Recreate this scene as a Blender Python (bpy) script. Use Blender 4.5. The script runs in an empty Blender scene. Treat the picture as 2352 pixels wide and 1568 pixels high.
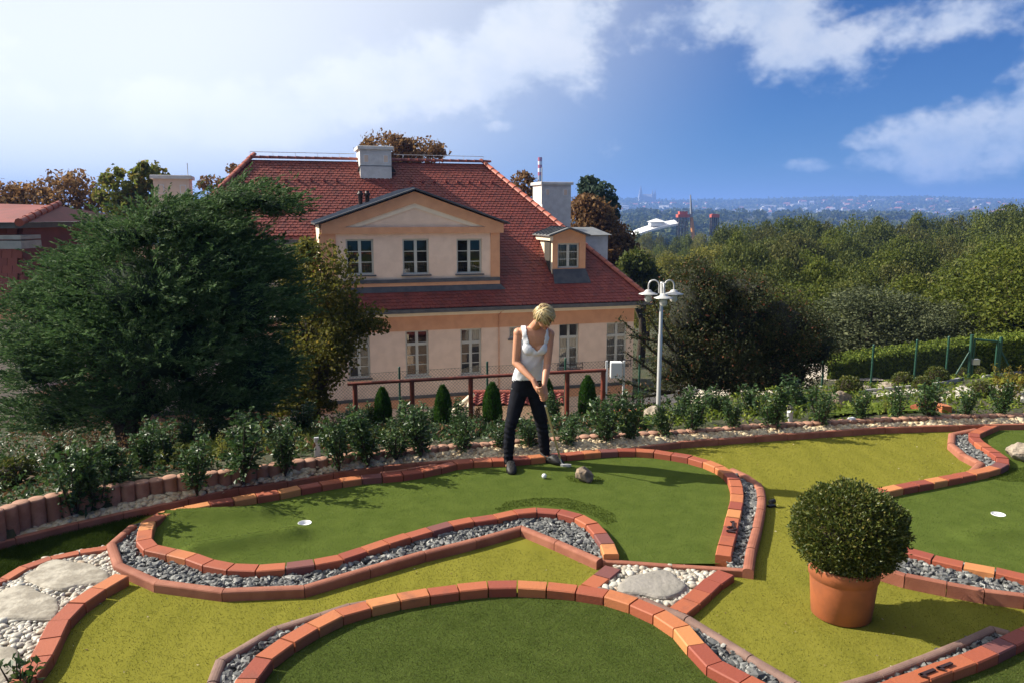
import bpy, bmesh, math, random
import numpy as np
from mathutils import Vector, Matrix

SC = bpy.context.scene
COL = SC.collection
R = math.radians
rnd = random.Random(7)
nr = np.random.default_rng(7)

# ------------------------------------------------------------------ camera
CH = 2.5; F = 1800.0; PITCH = R(9.28)          # height, focal in px of a 2352 px wide frame
cam_d = bpy.data.cameras.new('camera'); cam = bpy.data.objects.new('camera', cam_d); COL.objects.link(cam)
cam.location = (0, 0, CH); cam.rotation_euler = (R(90) - PITCH, 0, 0)
cam_d.sensor_width = 36; cam_d.lens = 36 * F / 2352; cam_d.clip_start = 0.05; cam_d.clip_end = 30000
SC.camera = cam

def ray(u, v):
    a = (u - 1176) / F; b = (784 - v) / F
    cp, sp = math.cos(PITCH), math.sin(PITCH)
    return np.array([a, cp + b * sp, -sp + b * cp])
def G(u, v, z=0.0):                             # point of the photo -> place on level z
    d = ray(u, v); t = (z - CH) / d[2]
    return np.array([0, 0, CH]) + d * t
def P(u, v, y):                                 # point of the photo -> place at distance y
    d = ray(u, v)
    return np.array([0, 0, CH]) + d * (y / d[1])

# ------------------------------------------------------------------ light and sky
SUN_EL = R(35.0); SUN_AZ = R(-77.0)             # azimuth from +Y towards +X
sdir = Vector((math.sin(SUN_AZ) * math.cos(SUN_EL), math.cos(SUN_AZ) * math.cos(SUN_EL), math.sin(SUN_EL)))
sun_d = bpy.data.lights.new('sun', 'SUN'); sun_d.energy = 5.0; sun_d.angle = R(0.55); sun_d.color = (1.0, 0.93, 0.80)
sun = bpy.data.objects.new('sun', sun_d); COL.objects.link(sun)
sun.rotation_euler = (-sdir).to_track_quat('-Z', 'Y').to_euler()
vs = SC.view_settings
vs.view_transform = 'Standard'; vs.look = 'None'; vs.gamma = 1.0; vs.use_curve_mapping = False
vs.exposure = 0.95
cy = SC.cycles; cy.max_bounces = 6; cy.diffuse_bounces = 3; cy.glossy_bounces = 3; cy.transmission_bounces = 4; cy.volume_bounces = 0; cy.transparent_max_bounces = 8

class NT:
    """small helper that writes maths into a node tree"""
    def __init__(s, tree): s.t = tree
    def n(s, kind, **kw):
        x = s.t.nodes.new(kind)
        for k, v in kw.items(): setattr(x, k, v)
        return x
    def put(s, sock, v):
        if isinstance(v, bpy.types.NodeSocket): s.t.links.new(v, sock)
        else: sock.default_value = v
    def m(s, op, a, b=0.0, c=0.0, clamp=False):
        x = s.n('ShaderNodeMath', operation=op, use_clamp=clamp)
        s.put(x.inputs[0], a); s.put(x.inputs[1], b); s.put(x.inputs[2], c)
        return x.outputs[0]
    def smooth(s, v, lo, hi, a=0.0, b=1.0):
        x = s.n('ShaderNodeMapRange', interpolation_type='SMOOTHSTEP')
        s.put(x.inputs[0], v); x.inputs[1].default_value = lo; x.inputs[2].default_value = hi
        x.inputs[3].default_value = a; x.inputs[4].default_value = b
        return x.outputs[0]
    def mix(s, f, a, b, blend='MIX'):
        x = s.n('ShaderNodeMix', data_type='RGBA', blend_type=blend)
        s.put(x.inputs[0], f)
        s.put(x.inputs[6], a if isinstance(a, bpy.types.NodeSocket) else tuple(a) + (1,))
        s.put(x.inputs[7], b if isinstance(b, bpy.types.NodeSocket) else tuple(b) + (1,))
        return x.outputs[2]
    def noise(s, vec, scale, detail=4, rough=.55, dist=0.0):
        x = s.n('ShaderNodeTexNoise'); x.inputs['Scale'].default_value = scale
        x.inputs['Detail'].default_value = detail; x.inputs['Roughness'].default_value = rough
        x.inputs['Distortion'].default_value = dist
        if vec is not None: s.put(x.inputs['Vector'], vec)
        return x.outputs['Fac']

def azel(u, v):
    d = ray(u, v); d = d / np.linalg.norm(d)
    return math.atan2(d[0], d[1]), math.asin(d[2])

world = bpy.data.worlds.new('World'); SC.world = world; world.use_nodes = True
def build_sky():
    t = world.node_tree; t.nodes.clear(); N = NT(t)
    sky = N.n('ShaderNodeTexSky', sky_type='NISHITA'); sky.sun_disc = False
    sky.sun_elevation = SUN_EL; sky.sun_rotation = SUN_AZ
    sky.altitude = 300; sky.air_density = 1.0; sky.dust_density = 0.6; sky.ozone_density = 3.0
    tc = N.n('ShaderNodeTexCoord'); vec = tc.outputs['Generated']
    sp = N.n('ShaderNodeSeparateXYZ'); t.links.new(vec, sp.inputs[0])
    x, y, z = sp.outputs
    az = N.m('ARCTAN2', x, y); el = N.m('ARCSINE', z)
    # clear sky, deeper blue away from the sun
    blue = N.mix(1.0, sky.outputs[0], (0.16, 0.45, 0.88), 'MULTIPLY')
    dot = N.n('ShaderNodeVectorMath', operation='DOT_PRODUCT'); t.links.new(vec, dot.inputs[0]); dot.inputs[1].default_value = tuple(sdir)
    glow = N.smooth(dot.outputs['Value'], -0.02, 0.60)
    low = N.smooth(el, -0.05, 0.45, 1.0, 0.72)
    glow = N.m('MULTIPLY', glow, low)
    # clouds: soft ellipses broken up by noise
    E = [((900, 190), (540, 110), -8, 1), ((560, 250), (300, 95), -5, 1), ((1240, 80), (340, 100), -20, 1), ((1640, 60), (330, 90), 0, 1),
         ((1840, 120), (230, 80), 12, 1), ((2120, 60), (330, 62), -6, 1), ((2200, 325), (190, 78), -6, 1.35), ((2380, 300), (200, 75), -10, 1.3), ((2050, 365), (110, 36), -4, 1.1),
         ((1860, 385), (75, 26), 0, .9), ((1150, 290), (130, 26), -4, .15), ((200, 240), (300, 60), 0, 1),
         ((2280, 395), (90, 14), 0, .6), ((2800, 100), (300, 120), 0, 1), ((3300, 300), (420, 120), 8, 1), ((-700, 100), (500, 140), 0, 1)]
    cur = None
    for (cu, cv), (ru, rv), ang, wt in E:
        a0, e0 = azel(cu, cv); ra = ru / F; re_ = rv / F
        c, s_ = math.cos(R(ang)), math.sin(R(ang))
        da = N.m('SUBTRACT', az, a0); de = N.m('SUBTRACT', e0, el)
        p = N.m('DIVIDE', N.m('ADD', N.m('MULTIPLY', da, c), N.m('MULTIPLY', de, s_)), ra)
        q = N.m('DIVIDE', N.m('SUBTRACT', N.m('MULTIPLY', de, c), N.m('MULTIPLY', da, s_)), re_)
        d2 = N.m('ADD', N.m('MULTIPLY', p, p), N.m('MULTIPLY', q, q))
        mk = N.m('MAXIMUM', N.m('SUBTRACT', wt, d2), -0.9)
        cur = mk if cur is None else N.m('MAXIMUM', cur, mk)
    cb = N.n('ShaderNodeCombineXYZ'); N.put(cb.inputs[0], az); N.put(cb.inputs[1], N.m('MULTIPLY', el, 1.35)); cb.inputs[2].default_value = 3.7
    n1 = N.noise(cb.outputs[0], 5.5, 7, .62, .0)
    n2 = N.noise(cb.outputs[0], 13.0, 4, .6)
    dens = N.m('ADD', N.m('MULTIPLY', cur, 0.62), N.m('MULTIPLY', N.m('SUBTRACT', n1, 0.5), 2.3))
    dens = N.m('ADD', dens, N.m('MULTIPLY', N.m('SUBTRACT', n2, 0.5), 1.3))
    up = N.smooth(el, 0.0, 0.05)
    al = N.m('MULTIPLY', N.smooth(dens, 0.0, 0.55), N.m('MULTIPLY', up, 0.74))
    ccol = N.mix(N.smooth(n2, .3, .7), (6.0, 7.2, 9.2), (9.6, 10.0, 10.6))
    col = N.mix(N.m('MULTIPLY', glow, 0.93), N.mix(al, blue, ccol), (13.4, 13.6, 13.2))
    bg = N.n('ShaderNodeBackground'); t.links.new(col, bg.inputs[0]); bg.inputs[1].default_value = 0.05
    out = N.n('ShaderNodeOutputWorld'); t.links.new(bg.outputs[0], out.inputs[0])
build_sky()
world.cycles.sampling_method = 'MANUAL'; world.cycles.sample_map_resolution = 512

# ------------------------------------------------------------------ materials
MATS = {}
def mat(name, col, rough=.8, col2=None, nscale=8.0, bump=0.0, bscale=60.0, metal=0.0, spec=.4, island=False, objrand=None,
        trans=0.0, sheen=0.0, coords='Object', detail=5, lo=.35, hi=.65, streak=None, bdist=.01, coat=0.0):
    if name in MATS: return MATS[name]
    m = bpy.data.materials.new(name); m.use_nodes = True; t = m.node_tree; t.nodes.clear(); N = NT(t)
    pb = N.n('ShaderNodeBsdfPrincipled'); out = N.n('ShaderNodeOutputMaterial')
    tc = N.n('ShaderNodeTexCoord'); vec = tc.outputs[coords]
    if streak:
        mp = N.n('ShaderNodeMapping'); t.links.new(vec, mp.inputs[0]); mp.inputs[3].default_value = streak[0]; mp.inputs[2].default_value = (0, 0, streak[1])
        svec = mp.outputs[0]
    else: svec = vec
    c = None
    if objrand:                                     # one colour for each brick / tile
        oi = N.n('ShaderNodeObjectInfo'); cr = N.n('ShaderNodeValToRGB'); t.links.new(oi.outputs['Random'], cr.inputs[0])
        els = cr.color_ramp.elements
        while len(els) > 1: els.remove(els[0])
        for i, (p, cc) in enumerate(objrand):
            e = els[0] if i == 0 else els.new(p)
            e.position = p; e.color = tuple(cc) + (1,)
        cr.color_ramp.interpolation = 'CONSTANT'
        c = cr.outputs[0]
    if island:
        ge = N.n('ShaderNodeNewGeometry')
        f = N.smooth(ge.outputs['Random Per Island'], 0, 1)
        if isinstance(island, list):
            cr = N.n('ShaderNodeValToRGB'); t.links.new(ge.outputs['Random Per Island'], cr.inputs[0])
            els = cr.color_ramp.elements
            while len(els) > 1: els.remove(els[0])
            for i, (p, cc) in enumerate(island):
                e = els[0] if i == 0 else els.new(p)
                e.position = p; e.color = tuple(cc) + (1,)
            c = cr.outputs[0]
        else: c = N.mix(f, col, col2 or col)
    nz = N.noise(svec, nscale, detail)
    if c is None:
        c = N.mix(N.smooth(nz, lo, hi), col, col2) if col2 else N.mix(0.0, col, col)
    elif col2 and not island:
        c = N.mix(N.m('MULTIPLY', N.smooth(nz, lo, hi), .55), c, col2)
    elif island:
        c = N.mix(N.smooth(nz, .3, .7), c, N.mix(1.0, c, (.72, .76, .72), 'MULTIPLY'))
    t.links.new(c, pb.inputs['Base Color'])
    pb.inputs['Roughness'].default_value = rough; pb.inputs['Metallic'].default_value = metal
    pb.inputs['Specular IOR Level'].default_value = spec
    if coat: pb.inputs['Coat Weight'].default_value = coat
    if sheen: pb.inputs['Sheen Weight'].default_value = sheen
    if bump:
        bn = N.noise(svec, bscale, 6, .6); b = N.n('ShaderNodeBump'); b.inputs['Strength'].default_value = bump; b.inputs['Distance'].default_value = bdist
        t.links.new(bn, b.inputs['Height']); t.links.new(b.outputs[0], pb.inputs['Normal'])
    sh = pb.outputs[0]
    if trans:
        tr = N.n('ShaderNodeBsdfTranslucent'); t.links.new(c, tr.inputs[0]); mx = N.n('ShaderNodeMixShader'); mx.inputs[0].default_value = trans
        t.links.new(sh, mx.inputs[1]); t.links.new(tr.outputs[0], mx.inputs[2]); sh = mx.outputs[0]
    t.links.new(sh, out.inputs[0])
    MATS[name] = m
    return m

BR = [(0, (.31, .078, .038)), (.18, (.37, .105, .045)), (.36, (.26, .060, .034)), (.52, (.43, .145, .055)), (.66, (.33, .088, .040)), (.80, (.17, .058, .050)), (.88, (.50, .20, .07))]
m_brick = mat('brick', (.4, .12, .05), .66, col2=(.13, .055, .04), nscale=7, objrand=BR, bump=.45, bscale=70, lo=.52, hi=.80, bdist=.006, detail=8)
m_kerb = mat('red_concrete', (.33, .125, .075), .8, (.25, .085, .05), 7, .35, 120)
m_kerb_grey = mat('brown_concrete', (.235, .145, .115), .85, (.165, .10, .08), 7, .35, 120)
m_turf = mat('olive_turf', (.196, .184, .030), .95, (.160, .154, .024), 5.5, .7, 260, spec=0.0, streak=((1, .22, 1), .25), bdist=.006, lo=.3, hi=.7)
m_green = mat('green_turf', (.088, .118, .025), .95, (.070, .098, .020), 6.0, .8, 240, spec=0.0, bdist=.006, lo=.3, hi=.7)
m_turf_blade = mat('olive_blades', (.2, .2, .03), .7, None, 5, island=[(0, (.155, .15, .022)), (.5, (.20, .188, .030)), (.88, (.25, .23, .042)), (1, (.38, .33, .12))], spec=0.2, trans=.2)  # the few palest blades paint the sparkle of the turf as colour
m_green_blade = mat('green_blades', (.1, .1, .02), .7, None, 5, island=[(0, (.055, .080, .016)), (.5, (.085, .114, .023)), (.88, (.125, .145, .032)), (1, (.26, .25, .09))], spec=0.2, trans=.2)  # brightest end of the ramp: glints of the turf put into blade colour
m_green_shade = mat('shade_toned_green_turf', (.072, .098, .022), .95, (.056, .079, .017), 6.0, .8, 240, spec=0.0, bdist=.006, lo=.3, hi=.7)  # same turf as the other greens; pile-angle darkening put into the colour
m_green_shade_blade = mat('shade_toned_green_blades', (.1, .1, .02), .7, None, 5, island=[(0, (.048, .066, .014)), (.5, (.078, .098, .020)), (.9, (.115, .13, .03)), (1, (.22, .21, .08))], spec=0.2, trans=.2)  # blades to match: pile-angle darkening in the colour, palest ones painted sparkle
m_rough_blade = mat('rough_blades', (.07, .10, .02), .8, (.035, .06, .012), 5, island=True, spec=0.0, trans=.25)
m_fringe_blade = mat('fringe_blades', (.092, .122, .024), .8, (.068, .095, .018), 5, island=True, spec=0.0, trans=.25)
m_lawn = mat('lawn_turf', (.07, .10, .018), .95, (.045, .072, .013), 9, .9, 160, spec=0.0, bdist=.01)
m_soil = mat('soil', (.09, .065, .045), .95, (.14, .10, .07), 9, .8, 50, bdist=.02)
m_ground = mat('meadow', (.040, .050, .018), .95, (.060, .052, .028), 1.2, .6, 12, bdist=.05)
m_grav = mat('slate_chips', (.085, .09, .10), .6, island=[(0, (.05, .05, .052)), (.4, (.10, .10, .10)), (.75, (.17, .165, .16)), (1, (.34, .33, .31))], nscale=60, spec=.5)
m_white_peb = mat('white_pebbles', (.7, .68, .62), .55, island=[(0, (.34, .29, .23)), (.4, (.47, .42, .36)), (.85, (.56, .52, .46)), (1, (.40, .29, .20))], nscale=50, spec=.4)
m_cream_peb = mat('cream_pebbles', (.6, .5, .36), .6, island=[(0, (.40, .27, .15)), (.3, (.60, .44, .27)), (.7, (.72, .58, .38)), (1, (.48, .38, .27))], nscale=50, spec=.4)
m_pal = mat('palisade_concrete', (.40, .22, .15), .85, (.30, .155, .10), 12, .4, 140)
m_flag = mat('pale_sandstone', (.42, .38, .31), .85, (.24, .21, .165), 11, .9, 18, detail=9, bdist=.012)
m_flag_grey = mat('grey_slab', (.28, .255, .225), .85, (.24, .22, .19), 9, .8, 22, detail=9, bdist=.015)
m_rock = mat('brown_rock', (.30, .22, .15), .85, (.13, .105, .085), 14, .9, 30, detail=9, bdist=.02)
m_rock_pale = mat('pale_rock', (.36, .30, .23), .85, (.20, .155, .115), 9, .9, 22, detail=9, bdist=.03)
m_terra = mat('terracotta', (.42, .125, .050), .6, (.30, .095, .042), 5, .12, 40, detail=8)
m_wall = mat('pink_render', (.84, .64, .48), .9, (.77, .58, .43), 3, .3, 60)
m_orange = mat('orange_render', (.70, .36, .19), .9, (.63, .315, .165), 3, .3, 60)
m_cream = mat('cream_render', (.82, .70, .52), .9, (.76, .64, .47), 3, .2, 60)
m_white_wall = mat('white_render', (.72, .68, .63), .9, (.62, .58, .53), 4, .25, 50)
m_frame = mat('window_paint', (.50, .50, .43), .5)
m_white = mat('white_paint', (.80, .80, .80), .4)
TL = [(0, (.225, .043, .030)), (.25, (.245, .048, .032)), (.5, (.21, .039, .028)), (.75, (.265, .055, .036)), (.93, (.185, .040, .031))]
m_tile = mat('roof_tile', (.33, .08, .045), .6, island=TL, nscale=2.0, spec=.45)
m_tile_single = mat('roof_tile_single', (.33, .08, .045), .6, objrand=TL, spec=.45)
m_ridge = mat('ridge_tile', (.36, .09, .05), .6, objrand=[(0, (.40, .10, .055)), (.5, (.32, .075, .045))], col2=(.22, .07, .05), nscale=6)
m_metal_roof = mat('dark_sheet_metal', (.055, .058, .062), .45, (.085, .085, .085), 4, spec=.5)
m_metal_pale = mat('zinc_sheet', (.22, .225, .22), .4, (.28, .28, .27), 4, metal=.4)
m_steel = mat('brushed_steel', (.56, .55, .53), .38, metal=.35)
m_lampglass = mat('opal_glass', (.75, .72, .64), .3, spec=.6)
m_rail = mat('red_brown_wood', (.20, .042, .022), .55, (.13, .03, .018), 12, .2, 40)
m_green_metal = mat('green_metal', (.022, .075, .05), .45)
m_wire = mat('wire_mesh', (.06, .075, .065), .5)
m_dark_iron = mat('dark_iron', (.035, .018, .016), .5)
m_black = mat('black_plastic', (.012, .012, .012), .4)
m_bark = mat('bark', (.07, .05, .035), .95, (.03, .022, .016), 14, .9, 20, bdist=.03)
m_skin = mat('skin', (.56, .27, .16), .5, (.52, .24, .14), 12, spec=.35)
m_tank = mat('white_knit', (.80, .80, .82), .85, (.76, .76, .79), 30, .25, 160)
m_jeans = mat('dark_denim', (.006, .0065, .010), .9, (.010, .011, .017), 18, .4, 160, spec=.15)
m_clog = mat('dark_rubber', (.014, .012, .011), .6)
m_hair = mat('blonde_hair', (.5, .36, .17), .45, island=[(0, (.62, .47, .24)), (.45, (.48, .33, .15)), (.75, (.22, .13, .06)), (1, (.72, .58, .34))], nscale=30, spec=.5)
m_glass_ = None
def leafmat(name, ramp, trans=.35, rough=.65, spec=.2):
    return mat(name, ramp[0][1], rough, island=ramp, nscale=3.0, trans=trans, spec=spec)
m_juniper = leafmat('juniper_needles', [(0, (.046, .092, .030)), (.5, (.078, .142, .046)), (.85, (.115, .185, .068)), (1, (.18, .24, .115))], .35, .7, .15)
m_holly = leafmat('glossy_leaves', [(0, (.030, .066, .018)), (.6, (.050, .100, .026)), (.9, (.08, .14, .035)), (1, (.13, .18, .05))], .3, .42, .4)
m_yellow_leaf = leafmat('yellow_green_leaves', [(0, (.16, .17, .03)), (.6, (.25, .26, .05)), (1, (.40, .36, .07))], .35)
m_bronze_leaf = leafmat('bronze_leaves', [(0, (.10, .055, .028)), (.5, (.18, .10, .045)), (.8, (.24, .12, .065)), (1, (.10, .12, .035))], .3)
m_linden = leafmat('lime_tree_leaves', [(0, (.075, .080, .016)), (.6, (.13, .125, .024)), (.9, (.20, .17, .032)), (1, (.32, .23, .04))], .5)
m_yew = leafmat('yew_needles', [(0, (.036, .048, .015)), (.6, (.058, .070, .022)), (.92, (.10, .088, .030)), (1, (.28, .08, .04))], .3, .6, .25)
m_oak = leafmat('broad_leaves', [(0, (.058, .078, .015)), (.6, (.095, .115, .022)), (1, (.16, .165, .035))], .35)
m_olive = leafmat('grey_green_leaves', [(0, (.068, .085, .038)), (.6, (.105, .12, .055)), (1, (.17, .18, .09))], .3)
m_goldtree = leafmat('golden_leaves', [(0, (.13, .135, .024)), (.6, (.20, .195, .035)), (1, (.30, .26, .05))], .4)
m_brown_leaf = leafmat('withered_brown_leaves', [(0, (.14, .075, .036)), (.6, (.23, .12, .050)), (1, (.33, .20, .085))], .45)
m_chest = leafmat('chestnut_leaves', [(0, (.10, .13, .022)), (.6, (.17, .19, .035)), (1, (.30, .22, .05))], .5)
m_bluegreen = leafmat('bluish_leaves', [(0, (.04, .07, .045)), (.6, (.065, .10, .065)), (1, (.10, .14, .08))], .35)
m_box = leafmat('box_leaves', [(0, (.044, .064, .011)), (.5, (.076, .100, .017)), (.85, (.145, .155, .028)), (1, (.27, .22, .055))], .3, .45, .35)
m_thuja = leafmat('thuja_sprays', [(0, (.030, .085, .012)), (.6, (.05, .12, .018)), (1, (.085, .17, .03))], .3)
m_hedge = leafmat('hedge_leaves', [(0, (.09, .13, .016)), (.6, (.15, .20, .025)), (1, (.26, .29, .045))], .35)
m_far = leafmat('far_wood_leaves', [(0, (.05, .075, .018)), (.6, (.085, .11, .026)), (1, (.15, .155, .04))], .3)

def glass_mat():
    m = bpy.data.materials.new('window_glass'); m.use_nodes = True; t = m.node_tree; t.nodes.clear(); N = NT(t)
    gl = N.n('ShaderNodeBsdfGlass'); gl.inputs['Roughness'].default_value = 0.0; gl.inputs['IOR'].default_value = 1.5
    gs = N.n('ShaderNodeBsdfGlossy'); gs.inputs['Roughness'].default_value = .02
    tr = N.n('ShaderNodeBsdfTransparent'); tr.inputs[0].default_value = (.75, .78, .76, 1)
    fr = N.n('ShaderNodeFresnel'); fr.inputs[0].default_value = 1.9
    mx = N.n('ShaderNodeMixShader'); t.links.new(fr.outputs[0], mx.inputs[0]); t.links.new(tr.outputs[0], mx.inputs[1]); t.links.new(gs.outputs[0], mx.inputs[2])
    t.nodes.remove(gl)
    o = N.n('ShaderNodeOutputMaterial'); t.links.new(mx.outputs[0], o.inputs[0])
    return m
m_glass = glass_mat()
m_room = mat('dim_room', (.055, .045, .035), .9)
m_curtain = mat('pale_curtain', (.50, .46, .40), .9, (.36, .32, .27), 3, streak=((14, 1, 1), 0))
m_swag = mat('brown_curtain', (.24, .15, .095), .9, (.10, .06, .04), 4, streak=((1, 1, 7), 0))

# ------------------------------------------------------------------ builders
def tag(o, label=None, cat=None, group=None, kind=None):
    if label: o['label'] = label
    if cat: o['category'] = cat
    if group: o['group'] = group
    if kind: o['kind'] = kind
    return o
def empty(name, loc=(0, 0, 0), rz=0.0, label=None, cat=None, group=None):
    o = bpy.data.objects.new(name, None); COL.objects.link(o); o.location = loc; o.rotation_euler = (0, 0, rz)
    o.empty_display_size = .1
    return tag(o, label, cat, group)
def link(name, me, parent=None, mats=None):
    o = bpy.data.objects.new(name, me); COL.objects.link(o)
    if mats is not None and len(me.materials) == 0:
        for m in (mats if isinstance(mats, (list, tuple)) else [mats]): me.materials.append(m)
    if parent: o.parent = parent
    return o
def npmesh(name, V, Fc, smooth=False, mi=None):
    V = np.asarray(V, dtype=np.float32); Fc = np.asarray(Fc, dtype=np.int32); k = Fc.shape[1]
    me = bpy.data.meshes.new(name)
    me.vertices.add(len(V)); me.vertices.foreach_set('co', V.ravel())
    me.loops.add(Fc.size); me.loops.foreach_set('vertex_index', Fc.ravel())
    me.polygons.add(len(Fc)); me.polygons.foreach_set('loop_start', np.arange(0, Fc.size, k, dtype=np.int32))
    if mi is not None: me.polygons.foreach_set('material_index', np.asarray(mi, dtype=np.int32))
    me.polygons.foreach_set('use_smooth', np.full(len(Fc), smooth))
    me.update(calc_edges=True); me.validate()
    return me
class MB:
    """collects faces of one part"""
    def __init__(s): s.v = []; s.f = []; s.sm = []; s.mi = []
    def add(s, vs_, fs, sm=False, mi=0):
        b = len(s.v); s.v += [tuple(map(float, p)) for p in vs_]
        for f in fs: s.f.append(tuple(b + i for i in f)); s.sm.append(sm); s.mi.append(mi)
        return s
    def box(s, a, b, mi=0):
        x0, y0, z0 = a; x1, y1, z1 = b
        return s.add([(x0, y0, z0), (x1, y0, z0), (x1, y1, z0), (x0, y1, z0), (x0, y0, z1), (x1, y0, z1), (x1, y1, z1), (x0, y1, z1)],
              [(0, 3, 2, 1), (4, 5, 6, 7), (0, 1, 5, 4), (1, 2, 6, 5), (2, 3, 7, 6), (3, 0, 4, 7)], mi=mi)
    def bbox(s, a, b, c=.006, mi=0):
        """box with a chamfered top edge"""
        x0, y0, z0 = a; x1, y1, z1 = b
        r0 = [(x0, y0), (x1, y0), (x1, y1), (x0, y1)]; r1 = [(x0 + c, y0 + c), (x1 - c, y0 + c), (x1 - c, y1 - c), (x0 + c, y1 - c)]
        vv = [(p[0], p[1], z0) for p in r0] + [(p[0], p[1], z1 - c) for p in r0] + [(p[0], p[1], z1) for p in r1]
        ff = [(0, 3, 2, 1), (8, 9, 10, 11)]
        for i in range(4):
            j = (i + 1) % 4; ff += [(i, j, 4 + j, 4 + i), (4 + i, 4 + j, 8 + j, 8 + i)]
        return s.add(vv, ff, mi=mi)
    def tube(s, path, rad, n=8, caps=True, sm=True, mi=0):
        path = [np.array(p, float) for p in path]
        if not hasattr(rad, '__len__'): rad = [rad] * len(path)
        rings = []; up = np.array([0, 0, 1.])
        prev = None
        for i, p in enumerate(path):
            d = path[min(i + 1, len(path) - 1)] - path[max(i - 1, 0)]; d = d / (np.linalg.norm(d) + 1e-9)
            if prev is None:
                a = np.cross(d, up)
                if np.linalg.norm(a) < .05: a = np.cross(d, np.array([1., 0, 0]))
            else: a = prev - d * np.dot(prev, d)
            a = a / (np.linalg.norm(a) + 1e-9); prev = a; b = np.cross(d, a)
            rings.append([p + rad[i] * (math.cos(2 * math.pi * k / n) * a + math.sin(2 * math.pi * k / n) * b) for k in range(n)])
        vv = [q for r in rings for q in r]; ff = []
        for i in range(len(path) - 1):
            for k in range(n): ff.append((i * n + k, (i + 1) * n + k, (i + 1) * n + (k + 1) % n, i * n + (k + 1) % n))
        s.add(vv, ff, sm, mi)
        if caps:
            s.add(rings[0], [tuple(range(n))], False, mi); s.add(rings[-1], [tuple(range(n - 1, -1, -1))], False, mi)
        return s
    def lathe(s, prof, n=24, c=(0, 0, 0), sm=True, mi=0):
        vv = []; ff = []
        for r, z in prof:
            for k in range(n): vv.append((c[0] + r * math.cos(2 * math.pi * k / n), c[1] + r * math.sin(2 * math.pi * k / n), c[2] + z))
        for i in range(len(prof) - 1):
            for k in range(n): ff.append((i * n + k, i * n + (k + 1) % n, (i + 1) * n + (k + 1) % n, (i + 1) * n + k))
        return s.add(vv, ff, sm, mi)
    def prism(s, poly, y0, y1, mi=0):
        """polygon in x,z pushed from y0 to y1"""
        n = len(poly); vv = [(p[0], y0, p[1]) for p in poly] + [(p[0], y1, p[1]) for p in poly]
        ff = [tuple(range(n)), tuple(range(2 * n - 1, n - 1, -1))]
        for i in range(n): j = (i + 1) % n; ff.append((i, i + n, j + n, j))
        return s.add(vv, ff, mi=mi)
    def slab(s, poly, z0, z1, mi=0):
        n = len(poly); vv = [(p[0], p[1], z0) for p in poly] + [(p[0], p[1], z1) for p in poly]
        ff = [tuple(range(n - 1, -1, -1)), tuple(range(n, 2 * n))]
        for i in range(n): j = (i + 1) % n; ff.append((i, j, j + n, i + n))
        return s.add(vv, ff, mi=mi)
    def mesh(s, name):
        me = bpy.data.meshes.new(name); me.from_pydata(s.v, [], s.f)
        me.polygons.foreach_set('use_smooth', s.sm); me.polygons.foreach_set('material_index', s.mi); me.update()
        return me
    def build(s, name, mats, parent=None, fix=True):
        me = s.mesh(name)
        if fix:
            bm = bmesh.new(); bm.from_mesh(me); bmesh.ops.recalc_face_normals(bm, faces=bm.faces); bm.to_mesh(me); bm.free()
        return link(name, me, parent, mats)
def in_poly(x, y, poly):
    poly = np.asarray(poly)[:, :2]; x = np.asarray(x); y = np.asarray(y); c = np.zeros(x.shape, bool); j = len(poly) - 1
    for i in range(len(poly)):
        xi, yi = poly[i]; xj, yj = poly[j]
        with np.errstate(divide='ignore', invalid='ignore'):
            c ^= ((yi > y) != (yj > y)) & (x < (xj - xi) * (y - yi) / (yj - yi) + xi)
        j = i
    return c
def scatter(poly, n, rg=nr):
    poly = np.asarray(poly)[:, :2]; lo = poly.min(0); hi = poly.max(0); out = np.zeros((0, 2))
    while len(out) < n:
        q = lo + rg.random((max(n * 2, 200), 2)) * (hi - lo); out = np.vstack([out, q[in_poly(q[:, 0], q[:, 1], poly)]])
    return out[:n]
def area(poly):
    p = np.asarray(poly)[:, :2]; x, y = p[:, 0], p[:, 1]
    return abs(np.dot(x, np.roll(y, 1)) - np.dot(y, np.roll(x, 1))) / 2
def rand_rot(n, rg=nr):
    q = rg.normal(size=(n, 4)); q /= np.linalg.norm(q, axis=1)[:, None]; w, x, y, z = q.T
    return np.stack([np.stack([1 - 2 * (y * y + z * z), 2 * (x * y - z * w), 2 * (x * z + y * w)], 1),
                     np.stack([2 * (x * y + z * w), 1 - 2 * (x * x + z * z), 2 * (y * z - x * w)], 1),
                     np.stack([2 * (x * z - y * w), 2 * (y * z + x * w), 1 - 2 * (x * x + y * y)], 1)], 1)
def ico(sub):
    bm = bmesh.new(); bmesh.ops.create_icosphere(bm, subdivisions=sub, radius=1); bm.verts.ensure_lookup_table()
    V = np.array([v.co[:] for v in bm.verts]); Fc = np.array([[v.index for v in f.verts] for f in bm.faces]); bm.free()
    return V, Fc
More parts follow.
